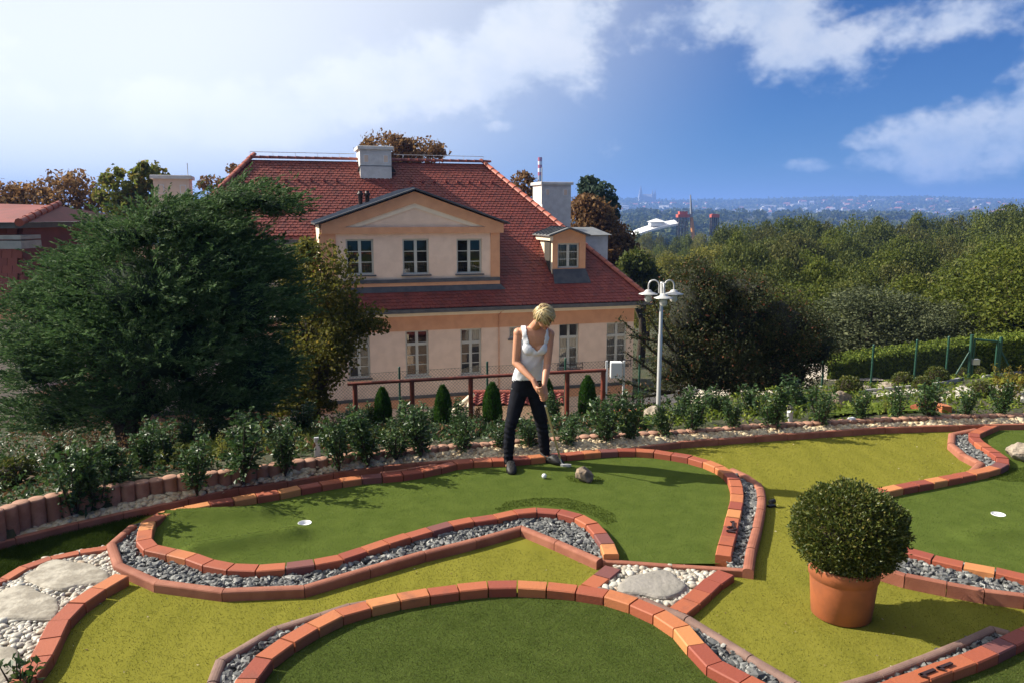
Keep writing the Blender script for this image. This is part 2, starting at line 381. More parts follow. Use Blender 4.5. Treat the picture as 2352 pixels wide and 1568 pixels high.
def stones(name, pts, zs, size, sub=1, jag=.12, squash=(1, .8, .6), smooth=True, mats=None, tilt=.5):
    """many small stones in one mesh"""
    V0, F0 = ico(sub); n = len(pts); k = len(V0)
    sz = size * np.exp(nr.normal(size=n) * .22)
    sc = np.stack([sz * (squash[0] * (1 + .3 * nr.normal(size=n))).clip(.6, 1.7), sz * squash[1] * (1 + .15 * nr.normal(size=n)).clip(.6, 1.5), sz * squash[2] * (1 + .15 * nr.normal(size=n)).clip(.5, 1.6)], 1)
    L = V0[None] * (1 + jag * nr.normal(size=(n, k)))[:, :, None] * sc[:, None, :]
    az = nr.random(n) * 6.283; tx = nr.normal(size=n) * tilt; ca, sa = np.cos(az), np.sin(az); ct, st = np.cos(tx), np.sin(tx)
    y = L[:, :, 1] * ct[:, None] - L[:, :, 2] * st[:, None]; z = L[:, :, 1] * st[:, None] + L[:, :, 2] * ct[:, None]; x = L[:, :, 0]
    W = np.stack([x * ca[:, None] - y * sa[:, None] + pts[:, 0][:, None], x * sa[:, None] + y * ca[:, None] + pts[:, 1][:, None], z + np.asarray(zs)[:, None]], 2)
    Fa = (F0[None] + (np.arange(n) * k)[:, None, None]).reshape(-1, 3)
    return tag(link(name, npmesh(name, W.reshape(-1, 3), Fa, smooth), None, mats), kind='stuff')
def leaf_mesh(name, C, size, asp=.55, dirs=None, fold=.0, rg=nr, jitter=.25, flat=0.0):
    """one diamond leaf at every point of C; dirs: leaf axis"""
    n = len(C); a = rg.normal(size=(n, 3)) if dirs is None else dirs + rg.normal(size=(n, 3)) * jitter
    a /= np.linalg.norm(a, axis=1)[:, None] + 1e-9
    r = rg.normal(size=(n, 3)); r[:, 2] *= (1 - flat); b = np.cross(a, r); b /= np.linalg.norm(b, axis=1)[:, None] + 1e-9
    nn = np.cross(a, b)
    s = (size * np.exp(rg.normal(size=n) * .25))[:, None] if np.isscalar(size) else np.asarray(size)[:, None]
    V = np.stack([C - a * s * .5, C + b * s * asp * .5 + nn * s * fold, C + a * s * .5, C - b * s * asp * .5 + nn * s * fold], 1)
    return npmesh(name, V.reshape(-1, 3), np.arange(n * 4).reshape(-1, 4))
def blob_points(blobs, n, shell=.5, rg=nr):
    """points in ellipsoids (cx,cy,cz,rx,ry,rz), denser near their surfaces"""
    B = np.asarray(blobs, float); w = (B[:, 3] * B[:, 4] * B[:, 5]) ** .667; idx = rg.choice(len(B), n, p=w / w.sum())
    d = rg.normal(size=(n, 3)); d /= np.linalg.norm(d, axis=1)[:, None]
    r = 1 - shell * rg.random(n) ** 1.6
    return B[idx, :3] + d * r[:, None] * B[idx, 3:6] * (1 + .10 * rg.normal(size=(n, 1))), d
def struct(o): o['kind'] = 'structure'; return o
def sheet(name, poly, z, m):
    mb = MB(); me = bpy.data.meshes.new(name); bm = bmesh.new()
    vs_ = [bm.verts.new((p[0], p[1], z)) for p in poly]; f = bm.faces.new(vs_); f.normal_update(); bmesh.ops.triangulate(bm, faces=[f], ngon_method='EAR_CLIP')
    bmesh.ops.recalc_face_normals(bm, faces=bm.faces)
    if sum(f.normal.z for f in bm.faces) < 0: bmesh.ops.reverse_faces(bm, faces=bm.faces)
    bm.to_mesh(me); bm.free()
    return link(name, me, None, m)

# ------------------------------------------------------------------ where the course ends: border and palisade lines
D_V = [(-120, 1272), (34, 1234), (178, 1198), (281, 1175), (430, 1143), (547, 1118), (658, 1104), (764, 1084), (880, 1068), (1036, 1056), (1102, 1051),
       (1250, 1043), (1450, 1028), (1561, 1013), (1732, 1000), (1881, 990), (2031, 980), (2202, 975), (2352, 972), (2520, 970)]
E_V = [(-60, 1190), (6, 1165), (47, 1150), (134, 1131), (219, 1117), (362, 1097), (514, 1079), (611, 1067), (705, 1054), (817, 1040), (911, 1031), (1024, 1022), (1140, 1014), (1221, 1008),
       (1340, 1000), (1490, 991), (1655, 981), (1732, 975), (1928, 964), (2172, 953), (2330, 950), (2520, 948)]
zpal = lambda u: .30 - .17 * min(1, max(0, u / 1200))
D_W = [G(u, v, .07) for u, v in D_V]
E_W = [G(u, v, zpal(u)) for u, v in E_V]
ex = np.array([p[0] for p in E_W]); ey = np.array([p[1] for p in E_W]); ez = np.array([p[2] for p in E_W])
_o = np.argsort(ex); ex, ey, ez = ex[_o], ey[_o], ez[_o]
yp = lambda x: np.where(x < ex[0], ey[0] + (x - ex[0]) * 1.2, np.interp(x, ex, ey))

def H(x, y):
    """ground height away from the course"""
    x = np.asarray(x, float); y = np.asarray(y, float)
    p = yp(x); zp = np.interp(x, ex, ez) - .05
    z13 = np.interp(x, [-7, -4, 0, 2, 4.5, 8], [-1.15, -1.12, -1.08, -.92, -.55, -.27])
    k = np.clip((y - p - .35) / np.maximum(13 - p - .35, 1), 0, 1); z = zp + (z13 - zp) * k
    rt = np.clip((x - 3.5) / 4, 0, 1)
    z17 = -2.5 + 1.1 * rt; z23 = -4.9 + 3.0 * rt
    ys = 13.3 - .3 * rt; z = np.where(y > ys, z13 + (z17 - z13) * np.clip((y - ys) / (1.6 + 2.4 * rt), 0, 1), z)
    z = np.where(y > 17.5, z17 + (z23 - z17) * np.clip((y - 17.5) / 5.5, 0, 1), z)
    far = np.interp(y, [23, 30, 60, 100, 180, 300, 700, 1300, 1700, 2300, 2700, 4300, 9000], [-4.9, -5.2, -7, -10, -22, -28, -26, -8, -4, -14, -12, 72, 78])
    und = np.sin(x / 310 + 1.3) * np.clip((y - 900) / 3000, 0, 1) * 9
    z = np.where(y > 23, z23 + (far + und - z23) * np.clip((y - 23) / 14, 0, 1), z)
    return np.where(y < p + .02, -.06, z)
Hs = lambda x, y: float(H(np.array([x]), np.array([y]))[0])

def build_ground():
    rr = np.concatenate([[.5, 2, 3.5], np.arange(4.5, 24, .22), np.geomspace(24, 9000, 90)])
    aa = np.radians(np.linspace(-68, 68, 240))
    Rg, A = np.meshgrid(rr, aa, indexing='ij'); X = Rg * np.sin(A); Y = Rg * np.cos(A)
    Z = H(X, Y) + np.where((Y > yp(X) + .3) & (Y < 60), .03 * np.sin(X * 3.1) * np.sin(Y * 2.3), 0)
    V = np.stack([X, Y, Z], 2).reshape(-1, 3); n, m = X.shape
    i, j = np.meshgrid(np.arange(n - 1), np.arange(m - 1), indexing='ij'); a = (i * m + j).ravel()
    struct(link('ground', npmesh('ground', V, np.stack([a, a + m, a + m + 1, a + 1], 1), True), None, m_ground))
build_ground()

# ------------------------------------------------------------------ runs of bricks and kerb stones
def resample(pts, pitch):
    pts = np.asarray(pts)[:, :2]; seg = np.linalg.norm(np.diff(pts, axis=0), axis=1); s = np.concatenate([[0], np.cumsum(seg)])
    n = max(1, int(round(s[-1] / pitch))); q = np.linspace(0, s[-1], n + 1)
    return np.stack([np.interp(q, s, pts[:, 0]), np.interp(q, s, pts[:, 1])], 1)
def split_long(pts, most):
    pts = np.asarray(pts)[:, :2]; out = [pts[0]]
    for a, b in zip(pts[:-1], pts[1:]):
        n = max(1, int(math.ceil(np.linalg.norm(b - a) / most)))
        for k in range(1, n + 1): out.append(a + (b - a) * k / n)
    return np.array(out)
def brick_prof(w, h, c=.007, z0=-.03): return [(-w / 2, z0), (-w / 2, h - c), (-w / 2 + c, h), (w / 2 - c, h), (w / 2, h - c), (w / 2, z0)]
def round_prof(w, h, z0=-.03):
    r = w / 2; k = .55
    return [(-r, z0), (-r, h - r * k)] + [(-r * math.cos(a), h - r * k + r * k * math.sin(a)) for a in np.radians([25, 50, 75, 105, 130, 155])] + [(r, h - r * k), (r, z0)]
def run(label, name, piece, S, prof, m, gap=.005, cat='edging', jit=.0025, group=None, drape=None):
    """a thing whose children are the pieces between the points of S, cut on the mitre"""
    S = np.asarray(S)[:, :2]; root = empty(name, (float(S[0][0]), float(S[0][1]), 0), 0, label, cat, group)
    o0 = np.array([S[0][0], S[0][1]])
    T = np.diff(S, axis=0); Ln = np.linalg.norm(T, axis=1); T = T / Ln[:, None]; N_ = np.stack([-T[:, 1], T[:, 0]], 1)
    for i in range(len(T)):
        ends = []
        for e in (0, 1):
            k = i + e
            if 0 < k < len(T):
                b = N_[k - 1] + N_[k]; b /= np.linalg.norm(b) + 1e-9; cs = max(.5, float(np.dot(b, N_[i]))); mit = b / cs
            else: mit = N_[i]
            base = S[k] + T[i] * (gap if e == 0 else -gap)
            ends.append((base, mit))
        dz = rnd.uniform(-jit, jit); sl = rnd.uniform(-jit, jit); sx = rnd.uniform(-jit, jit)
        k = len(prof); vv = []
        for e, (base, mit) in enumerate(ends):
            for w, h in prof:
                q = base + mit * w - o0; z = h + (dz + (sl if e else -sl) if h > 0 else 0)
                vv.append((q[0] + N_[i][0] * sx, q[1] + N_[i][1] * sx, z + (Hs(q[0] + o0[0], q[1] + o0[1]) + .01 if drape else 0)))
        ff = [tuple(range(k)), tuple(range(2 * k - 1, k - 1, -1))] + [(j, j + k, j + k + 1, j + 1) for j in range(k - 1)]
        MB().add(vv, ff).build(piece, m, root)
    return root
BRK = .19
ring_main = [(1404.6, 1272), (1399, 1252), (1383, 1227), (1367, 1208), (1348, 1190), (1310, 1177), (1257, 1168), (1195, 1170.5), (1143, 1184), (1099, 1190), (1056, 1195), (1010, 1207.5),
             (965, 1220), (918, 1232.5), (870, 1248), (821, 1265), (768, 1282.5), (702, 1292), (629, 1300), (556, 1303), (486, 1293), (428, 1271), (375, 1262), (348, 1257), (331, 1243), (333, 1220),
             (344, 1185), (392, 1173), (430, 1164), (483, 1153), (533, 1145), (586, 1135.6), (636, 1128), (683, 1118), (731.6, 1109), (780, 1101), (827, 1093.4), (870.6, 1090), (914, 1087), (958, 1081),
             (1002, 1071.6), (1044, 1060.6), (1083, 1056), (1130, 1054), (1173.6, 1052), (1218, 1048), (1255, 1044), (1296, 1041), (1340.6, 1037), (1383, 1033), (1429, 1031), (1474, 1032), (1516.5, 1036),
             (1559, 1042.6), (1596.5, 1049.7), (1625, 1058.6), (1650, 1069), (1669, 1080), (1685, 1094), (1692.5, 1114), (1694, 1133), (1692, 1153), (1685, 1178), (1680, 1204), (1673, 1229), (1667.6, 1247), (1662, 1276)]
ZB = .09
gv = lambda L, z=ZB: [G(u, v, z) for u, v in L]
W_main = gv(ring_main)
run('long winding brick border enclosing the green where the woman putts', 'brick_border', 'brick', resample(W_main, BRK), brick_prof(.112, ZB), m_brick, cat='brick border')
ring_low = [(545, 1610), (573, 1545), (610, 1504), (659, 1470), (705.6, 1442), (757, 1412), (823, 1392), (896, 1373), (968, 1360.6), (1037, 1349.7), (1110, 1342), (1180.6, 1340), (1255, 1343), (1330, 1350),
            (1397.5, 1360.7), (1459.7, 1380), (1511, 1403), (1559, 1431.7), (1590, 1462), (1612, 1497), (1658.7, 1534.8), (1717, 1560), (1790, 1598)]
W_low = gv(ring_low)
run('arched brick border round the nearest green at the front', 'brick_border', 'brick', resample(W_low, BRK + .01), brick_prof(.115, ZB), m_brick, cat='brick border')
ring_right = [(2284, 974), (2257, 985), (2235, 995), (2241, 1008), (2262, 1022), (2282, 1035), (2303, 1049), (2303, 1064), (2278, 1074), (2249, 1080), (2220, 1086.5), (2183, 1092.7), (2146, 1101), (2100, 1109), (2054, 1117.6),
              (2005, 1128), (1968, 1150), (1962, 1190), (2010, 1232), (2060, 1254), (2112, 1268.7), (2164, 1283), (2233, 1297.7), (2305, 1312), (2349, 1322), (2440, 1342)]
W_right = gv(ring_right)
run('zigzag brick border round the green behind the potted bush', 'brick_border', 'brick', resample(W_right, BRK), brick_prof(.112, ZB), m_brick, cat='brick border')
ring_eleven = [(2480, 1400), (2404, 1430), (2331, 1461), (2291, 1483), (2238, 1506), (2185, 1523), (2132, 1544), (2076, 1563), (2005, 1592)]
W_el = gv(ring_eleven)
el_root = run('straight brick border carrying the iron number 11', 'brick_border', 'brick', resample(W_el, BRK), brick_prof(.105, ZB), m_brick, cat='brick border')
zp_ = .05
run('brick edge on the far side of the white pebble path', 'brick_border', 'brick', resample(gv([(-60, 1352), (0, 1332), (22, 1321), (53, 1302), (91, 1287), (144, 1273), (216, 1259), (246, 1255)], zp_), .2), brick_prof(.09, zp_), m_brick, cat='brick border')
path_low = [(281, 1318), (248.5, 1335), (209, 1359), (175, 1384), (145, 1410), (128, 1434), (115.6, 1462), (103, 1490), (90, 1512), (72, 1534), (40, 1575), (10, 1610)]
run('curved brick edge on the near side of the white pebble path', 'brick_border', 'brick', resample(gv(path_low, zp_ + .02), .2), brick_prof(.12, zp_ + .02), m_brick, cat='brick border')
run('short brick edge left of the grey stepping slab', 'brick_border', 'brick', resample(gv([(1408, 1301), (1354, 1345)], zp_), .2), brick_prof(.13, zp_), m_brick, cat='brick border')
run('brick edge right of the grey stepping slab', 'brick_border', 'brick', resample(gv([(1668, 1313), (1640, 1331), (1614, 1354), (1593, 1373), (1556, 1402)], zp_), .2), brick_prof(.13, zp_), m_brick, cat='brick border')
ZK = .072
k_front = [(305, 1203), (255, 1246), (272, 1293), (362, 1332), (514, 1352), (698, 1344), (846, 1301), (973, 1265), (1090, 1236), (1197, 1206), (1280, 1240), (1378, 1283)]
k_right = [(1719, 1306), (1726, 1256), (1738.7, 1210), (1747.6, 1167), (1750, 1138), (1747.6, 1121), (1740, 1107), (1714, 1089), (1680, 1074)]
def kerb(label, L, m, w=.062, h=ZK, most=.55, rp=True):
    return run(label, 'kerb', 'kerb_stone', split_long(gv(L, h), most), round_prof(w, h) if rp else brick_prof(w, h, .005), m, .003, 'kerb', .002)
kerb('angular red kerb along the front of the main gravel strip', k_front, m_kerb, .068)
kerb('curved red kerb right of the dark gravel, by the number 12', k_right, m_kerb, .075)
kerb('low red kerb at the entrance of the main green', [(1384, 1285), (1543, 1296), (1708, 1306)], m_kerb, .05, .05, rp=False)
kerb('brown kerb left of the nearest green', [(470, 1610), (487, 1562), (506, 1512), (634, 1437), (735, 1407), (803, 1386), (852, 1378)], m_kerb_grey, .062)
kerb('brown kerb right of the nearest green, past the stepping slab', [(1372, 1347), (1479, 1373), (1579, 1414), (1724, 1503), (1828, 1565), (1900, 1610)], m_kerb_grey, .062)
kerb('brown kerb beside the border with the iron number 11', [(1900, 1590), (1937, 1568), (2020, 1544), (2205, 1472), (2280, 1439), (2320, 1450)], m_kerb_grey, .052)
kerb('red kerb below the green behind the potted bush', [(2020, 1300), (2080, 1318), (2175, 1337), (2260, 1352), (2352, 1364), (2460, 1380)], m_kerb, .055, .09, rp=False)
kerb('pinkish kerb bending round the gravel at the far right', [(2241, 983), (2187, 993), (2185, 1016), (2212, 1039), (2253, 1060), (2233, 1079)], m_kerb, .075)
kerb('thin kerb behind the tiny gravel pocket by her right foot', [(872, 1084), (935, 1076), (1003, 1064)], m_kerb, .035, .085, rp=False)
border_root = kerb('long red border kerb between the turf and the cream pebble bed', D_V, m_kerb, .05, .07, .6, rp=False)

# ------------------------------------------------------------------ turf
turf_poly = [(-4.6, 1.6)] + [(p[0], p[1]) for p in D_W] + [(8.5, 6), (6, 1.6)]
struct(sheet('olive_turf', turf_poly, 0.0, m_turf))
def grid_patch(name, poly, z, m, cell=.04, bumps=(), hole=None, hr=.054):
    poly = np.asarray(poly)[:, :2]; lo = poly.min(0) - cell; hi = poly.max(0) + cell
    xs = np.arange(lo[0], hi[0], cell); ys = np.arange(lo[1], hi[1], cell); X, Y = np.meshgrid(xs, ys, indexing='ij')
    Z = np.full(X.shape, z)
    for (x0, y0), (x1, y1), h, s in bumps:
        d = np.array([x1 - x0, y1 - y0]); L = np.linalg.norm(d); d /= L
        tt = np.clip((X - x0) * d[0] + (Y - y0) * d[1], 0, L); dd = np.hypot(X - x0 - tt * d[0], Y - y0 - tt * d[1])
        Z += h * np.exp(-(dd / s) ** 2)
    keep = in_poly(X[:-1, :-1] + cell / 2, Y[:-1, :-1] + cell / 2, poly)
    if hole is not None:
        dist = np.hypot(X - hole[0], Y - hole[1]); inn = dist < hr
        bad = inn[:-1, :-1] | inn[1:, :-1] | inn[:-1, 1:] | inn[1:, 1:]; keep &= ~bad
        edge = np.zeros(X.shape, bool); edge[:-1, :-1] |= bad; edge[1:, :-1] |= bad; edge[:-1, 1:] |= bad; edge[1:, 1:] |= bad
        e = edge & ~inn; k = np.where(e, hr / np.maximum(dist, 1e-6), 1)
        X = hole[0] + (X - hole[0]) * k; Y = hole[1] + (Y - hole[1]) * k
    V = np.stack([X, Y, Z], 2).reshape(-1, 3); mI, mJ = np.nonzero(keep); w = X.shape[1]; a = mI * w + mJ
    Fc = np.stack([a, a + w, a + w + 1, a + 1], 1)
    used = np.unique(Fc); mp = np.zeros(len(V), int); mp[used] = np.arange(len(used))
    return struct(link(name, npmesh(name, V[used], mp[Fc], True), None, m))
ZG = .028
b1 = (tuple(G(372, 1190, ZG)[:2]), tuple(G(600, 1181, ZG)[:2]), .075, .12)
b2 = (tuple(G(455, 1266, ZG)[:2]), tuple(G(670, 1230, ZG)[:2]), .070, .12)
cup1 = G(700, 1200, ZG); cup2 = G(2293, 1180, ZG)
grid_patch('putting_green', W_main, ZG, m_green, .04, (b1, b2), cup1)
grid_patch('putting_green', W_low + [G(1790, 1640), G(520, 1640)], ZG, m_green_shade, .05)
b3 = (tuple(G(2240, 1235, ZG)[:2]), tuple(G(2400, 1215, ZG)[:2]), .04, .12)
grid_patch('putting_green', W_right + [np.array([8.0, 5.2, 0]), np.array([8.0, 8.7, 0])], ZG, m_green, .05, (b3,), cup2)
grid_patch('putting_green', W_el + [G(2000, 1640), G(2520, 1640)], ZG, m_green_shade, .05)
lawn = gv([(-160, 1290), (34, 1238), (178, 1202), (281, 1180), (370, 1163), (352, 1178), (338, 1185), (300, 1203), (250, 1246), (216, 1259), (144, 1273), (91, 1287), (53, 1302), (0, 1332), (-160, 1400)], 0)
struct(sheet('rough_lawn', lawn, .006, m_lawn))
lawn2 = gv([(392, 1167), (430, 1150), (547, 1122), (658, 1107), (764, 1088), (880, 1072), (990, 1062), (940, 1075), (870, 1084), (827, 1088), (731, 1104), (636, 1122), (533, 1139), (430, 1158)], 0)
struct(sheet('rough_lawn', lawn2, .006, m_lawn))
def blades(name, poly, n, h, m, z, w=.004, avoid=None, lean=.5):
    p = scatter(poly, n)
    if avoid:
        for q in avoid: p = p[~in_poly(p[:, 0], p[:, 1], q)]
    n = len(p); a = nr.random(n) * 6.283; hh = h * (.5 + nr.random(n)); L = nr.normal(size=(n, 2)) * lean * hh[:, None]
    zz = z if np.isscalar(z) else z(p)
    b0 = np.stack([p[:, 0] - np.cos(a) * w / 2, p[:, 1] - np.sin(a) * w / 2, np.zeros(n) + zz], 1)
    b1_ = np.stack([p[:, 0] + np.cos(a) * w / 2, p[:, 1] + np.sin(a) * w / 2, np.zeros(n) + zz], 1)
    tp = np.stack([p[:, 0] + L[:, 0], p[:, 1] + L[:, 1], zz + hh], 1)
    V = np.stack([b0, b1_, tp], 1).reshape(-1, 3)
    return tag(link(name, npmesh(name, V, np.arange(n * 3).reshape(-1, 3)), None, m), kind='stuff')
near_poly = [(-3.6, 2.9), (-4.4, 5.2)] + [(p[0], p[1]) for p in D_W if p[0] > -3.7] + [(6.5, 5), (4.2, 2.9)]
pad_left = gv([(-60, 1345), (0, 1332), (22, 1321), (53, 1302), (91, 1287), (144, 1273), (216, 1259), (247, 1255), (262, 1290), (281, 1318), (248.5, 1335), (209, 1359), (175, 1384), (145, 1410), (128, 1434), (115.6, 1462), (103, 1490), (90, 1512), (72, 1534), (40, 1575), (-60, 1620)], .02)
pad_mid = gv([(1418, 1295), (1655, 1309), (1554, 1398), (1475, 1371), (1360, 1347)], .02)
low_zone = W_low + [G(1790, 1660), G(520, 1660)]
main_zone = W_main; right_zone = W_right + [np.array([8.0, 5.2, 0]), np.array([8.0, 8.7, 0])]
strip_front = gv(k_front, .03) + gv(ring_main[:28], .03)[::1]
olive_avoid = [main_zone, low_zone, right_zone, pad_left, pad_mid, W_el + [G(2000, 1640), G(2520, 1640)], lawn, lawn2,
               gv(k_front, 0) + gv(ring_main[:27], 0)[::-1][:0] + gv([(1404, 1275)], 0)]
blades('olive_turf_pile', near_poly, 330000, .0065, m_turf_blade, 0.0, .0035, olive_avoid)
def green_z(p):
    z = np.full(len(p), ZG)
    for (x0, y0), (x1, y1), h, s in (b1, b2, b3):
        d = np.array([x1 - x0, y1 - y0]); L = np.linalg.norm(d); d /= L
        tt = np.clip((p[:, 0] - x0) * d[0] + (p[:, 1] - y0) * d[1], 0, L); z += h * np.exp(-(np.hypot(p[:, 0] - x0 - tt * d[0], p[:, 1] - y0 - tt * d[1]) / s) ** 2)
    return z - .002
circ = lambda c, r: [np.array([c[0] + r * math.cos(a), c[1] + r * math.sin(a), 0]) for a in np.linspace(0, 6.2, 14)]
blades('green_turf_pile', W_main, 110000, .0055, m_green_blade, green_z, .0035, [circ(cup1, .06)])
blades('green_turf_pile', W_low + [G(1790, 1600), G(520, 1600)], 110000, .006, m_green_shade_blade, ZG - .002, .0035)
blades('green_turf_pile', [p for p in W_right] + [np.array([6.0, 5.2, 0]), np.array([6.0, 8.7, 0])], 60000, .007, m_green_blade, green_z, .0035, [circ(cup2, .06)])
blades('green_turf_pile', W_el + [G(2000, 1640), G(2520, 1640)], 25000, .008, m_green_shade_blade, ZG - .002, .0035)
blades('lawn_grass', lawn, 26000, .022, m_rough_blade, .006, .005)
blades('lawn_grass', lawn2, 12000, .022, m_rough_blade, .006, .005)
rough = gv([(1138, 1168), (1165, 1150), (1230, 1142), (1300, 1143), (1370, 1160), (1412, 1180), (1418, 1198), (1392, 1205), (1370, 1188), (1310, 1168), (1257, 1160), (1195, 1163), (1143, 1176)], ZG)
blades('longer_turf_fringe', rough, 3600, .008, m_fringe_blade, ZG, .005)
blades('longer_turf_fringe', gv([(1298, 1094), (1330, 1086), (1375, 1094), (1392, 1104), (1350, 1110), (1310, 1106)], ZG), 700, .012, m_fringe_blade, ZG, .005)
blades('longer_turf_fringe', gv([(2262, 1094), (2310, 1076), (2400, 1068), (2400, 1108), (2300, 1104)], ZG), 4000, .009, m_fringe_blade, ZG, .005)

def cup(c, label):
    zt = float(green_z(np.array([[c[0], c[1]]]))[0]) + .002
    t = empty('golf_hole', (c[0], c[1], 0), 0, label, 'golf hole')
    MB().lathe([(.0545, zt - .02), (.0545, zt + .003), (.050, zt + .003), (.050, .010), (.0001, .0095)], 24).build('cup_liner', m_white, t)
cup(cup1, 'white golf hole between the two ridges of the main green')
cup(cup2, 'white golf hole in the green behind the potted bush')

# ------------------------------------------------------------------ stones
def gravel(name, poly, dens, size, m, z=.03, sub=1, jag=.18, squash=(1.15, .8, .55), smooth=False, layers=2, tilt=.6, label=None):
    n = int(area(poly) * dens); p = scatter(poly, n); zz = z + nr.random(n) * size * (layers - .4)
    return stones(name, p, zz, size, sub, jag, squash, smooth, m, tilt)
strip_f = gv(k_front, .05) + gv(ring_main[:26] + [(338, 1200)], .05)[::-1][::-1]
# the strip is bounded outside by the kerb, inside by the bricks
i0 = 26
strip_f = gv([(305, 1203)] + k_front[1:], .05) + gv(ring_main[:i0] + [(338, 1195)], .05)
gravel('slate_gravel', strip_f, 3700, .0200, m_grav, .012)
strip_r = gv(k_right, .05) + gv([(1669, 1078), (1685, 1094), (1692.5, 1114), (1694, 1133), (1692, 1153), (1685, 1178), (1680, 1204), (1673, 1229), (1667, 1247), (1661, 1280), (1690, 1303)], .05)
gravel('slate_gravel', strip_r, 3700, .0200, m_grav, .012)
gravel('slate_gravel', gv([(470, 1610), (487, 1562), (506, 1512), (634, 1437), (735, 1407), (803, 1386), (852, 1378), (757, 1412), (705, 1442), (659, 1470), (610, 1504), (573, 1545), (545, 1610)], .05), 3300, .0215, m_grav, .012)
gravel('slate_gravel', gv([(1400, 1356), (1479, 1373), (1579, 1414), (1724, 1503), (1828, 1565), (1900, 1610), (1790, 1600), (1717, 1558), (1658, 1535), (1612, 1497), (1590, 1462), (1559, 1431), (1511, 1403), (1459, 1380)], .05), 3300, .0215, m_grav, .012)
gravel('slate_gravel', gv([(1937, 1568), (2020, 1544), (2205, 1472), (2280, 1439), (2320, 1450), (2291, 1483), (2238, 1506), (2132, 1544), (2076, 1563), (2005, 1592)], .05), 3300, .0215, m_grav, .012)
gravel('slate_gravel', gv([(2050, 1308), (2080, 1318), (2175, 1337), (2260, 1352), (2352, 1364), (2440, 1378), (2440, 1340), (2349, 1322), (2305, 1312), (2233, 1297), (2164, 1283), (2112, 1268), (2030, 1245)], .05), 3300, .021, m_grav, .02)
gravel('slate_gravel', gv([(2241, 985), (2187, 993), (2185, 1016), (2212, 1039), (2253, 1060), (2240, 1078), (2278, 1072), (2303, 1060), (2303, 1049), (2282, 1035), (2262, 1022), (2241, 1008), (2235, 995)], .05), 4000, .019, m_grav, .014)
gravel('slate_gravel', gv([(885, 1084), (935, 1077), (1003, 1066), (990, 1074), (950, 1083), (915, 1088)], .05), 5000, .017, m_grav, .02)
gravel('white_pebbles', pad_left, 2600, .019, m_white_peb, .006, 2, .04, (1.15, .9, .62), True, 1.6, .3)
gravel('white_pebbles', pad_mid, 2400, .021, m_white_peb, .006, 2, .04, (1.15, .9, .62), True, 1.5, .3)
def bed_top(x, y):
    """the bed rises from the kerb to just under the palisade tops"""
    dx = np.array([p[0] for p in D_W]); dy = np.array([p[1] for p in D_W]); yd = np.interp(x, dx, dy); ye = yp(x)
    k = np.clip((y - yd) / np.maximum(ye - yd, .05), 0, 1)
    ztop = np.interp(x, ex, ez); vis = np.interp(x, [-3.9, -3.4, -3.06, -2.6, -2.0, 8], [.27, .20, .13, .075, .055, .045])
    return .018 + np.maximum(ztop - vis - .018, 0) * k ** 1.1
def build_bed():
    xs = np.linspace(-4.3, 6.9, 225); dx = np.array([p[0] for p in D_W]); dy = np.array([p[1] for p in D_W])
    V = []
    for x in xs:
        y0 = np.interp(x, dx, dy) + .01; y1 = float(yp(np.array(x)))
        for k in np.linspace(0, 1, 6): y = y0 + (y1 - y0) * k; V.append((x, y, float(bed_top(x, y)) - .004))
    a = np.array([i * 6 + j for i in range(224) for j in range(5)])
    struct(link('planting_bed', npmesh('planting_bed', V, np.stack([a, a + 6, a + 7, a + 1], 1), True), None, mat('sandy_bed', (.26, .19, .12), .95, (.16, .11, .07), 30, .8, 60, bdist=.02)))
    n = 8200; x = nr.uniform(-4.2, 6.8, n * 2); y0 = np.interp(x, dx, dy) + .03; y1 = yp(x) - .05; w = np.maximum(y1 - y0, .01)
    kp = nr.random(n * 2) < w / .35; x, y0, w = x[kp], y0[kp], w[kp]; y = y0 + w * nr.random(len(x)); p = np.stack([x, y], 1)
    big = stones('cream_pebbles', p, bed_top(x, y) + nr.random(len(x)) * .03, .025, 2, .05, (1.2, .85, .6), True, m_cream_peb, .35)
build_bed()
struct(sheet('underlay', gv([(-80, 1350), (0, 1332), (53, 1302), (144, 1273), (247, 1255), (281, 1318), (209, 1359), (145, 1410), (103, 1490), (40, 1575), (-80, 1640)], .0), .005, m_soil))
struct(sheet('underlay', strip_f, .005, m_soil)); struct(sheet('underlay', strip_r, .006, m_soil))

def flagstone(name, label, cx, cy, ru, rv, m, z0=.0, z1=.05, seed=1, cat='flagstone'):
    r = random.Random(seed); c = G(cx, cy, z1); ex_ = (G(cx + ru, cy, z1) - c); ey_ = (G(cx, cy - rv, z1) - c); n = 30
    rad = [1 + .10 * math.sin(3 * a + seed) + .07 * math.sin(5 * a + 2 * seed) + r.uniform(-.04, .04) for a in np.linspace(0, 2 * math.pi, n, endpoint=False)]
    mb = MB(); rings = []
    for k, (f, z) in enumerate([(1.0, z0), (1.02, z1 - .014), (.965, z1 - .003), (.86, z1), (.55, z1 + .002), (.25, z1 + .001)]):
        for i in range(n):
            a = 2 * math.pi * i / n; q = (ex_ * math.cos(a) + ey_ * math.sin(a)) * rad[i] * f
            mb.v.append((q[0], q[1], z + r.uniform(-.0015, .0015) * (k > 1)))
    for k in range(5):
        for i in range(n): mb.f.append((k * n + i, k * n + (i + 1) % n, (k + 1) * n + (i + 1) % n, (k + 1) * n + i)); mb.sm.append(k >= 2); mb.mi.append(0)
    mb.f.append(tuple(range(5 * n, 6 * n))); mb.sm.append(True); mb.mi.append(0)
    o = mb.build(name, m); o.location = (c[0], c[1], 0)
    return tag(o, label, cat)
flagstone('flagstone', 'pale flagstone in white pebbles, the one touching the red kerb', 153, 1315, 92, 31, m_flag, seed=2)
flagstone('flagstone', 'pale flagstone in white pebbles, cut by the frame edge', 50, 1383, 86, 37, m_flag, seed=3)
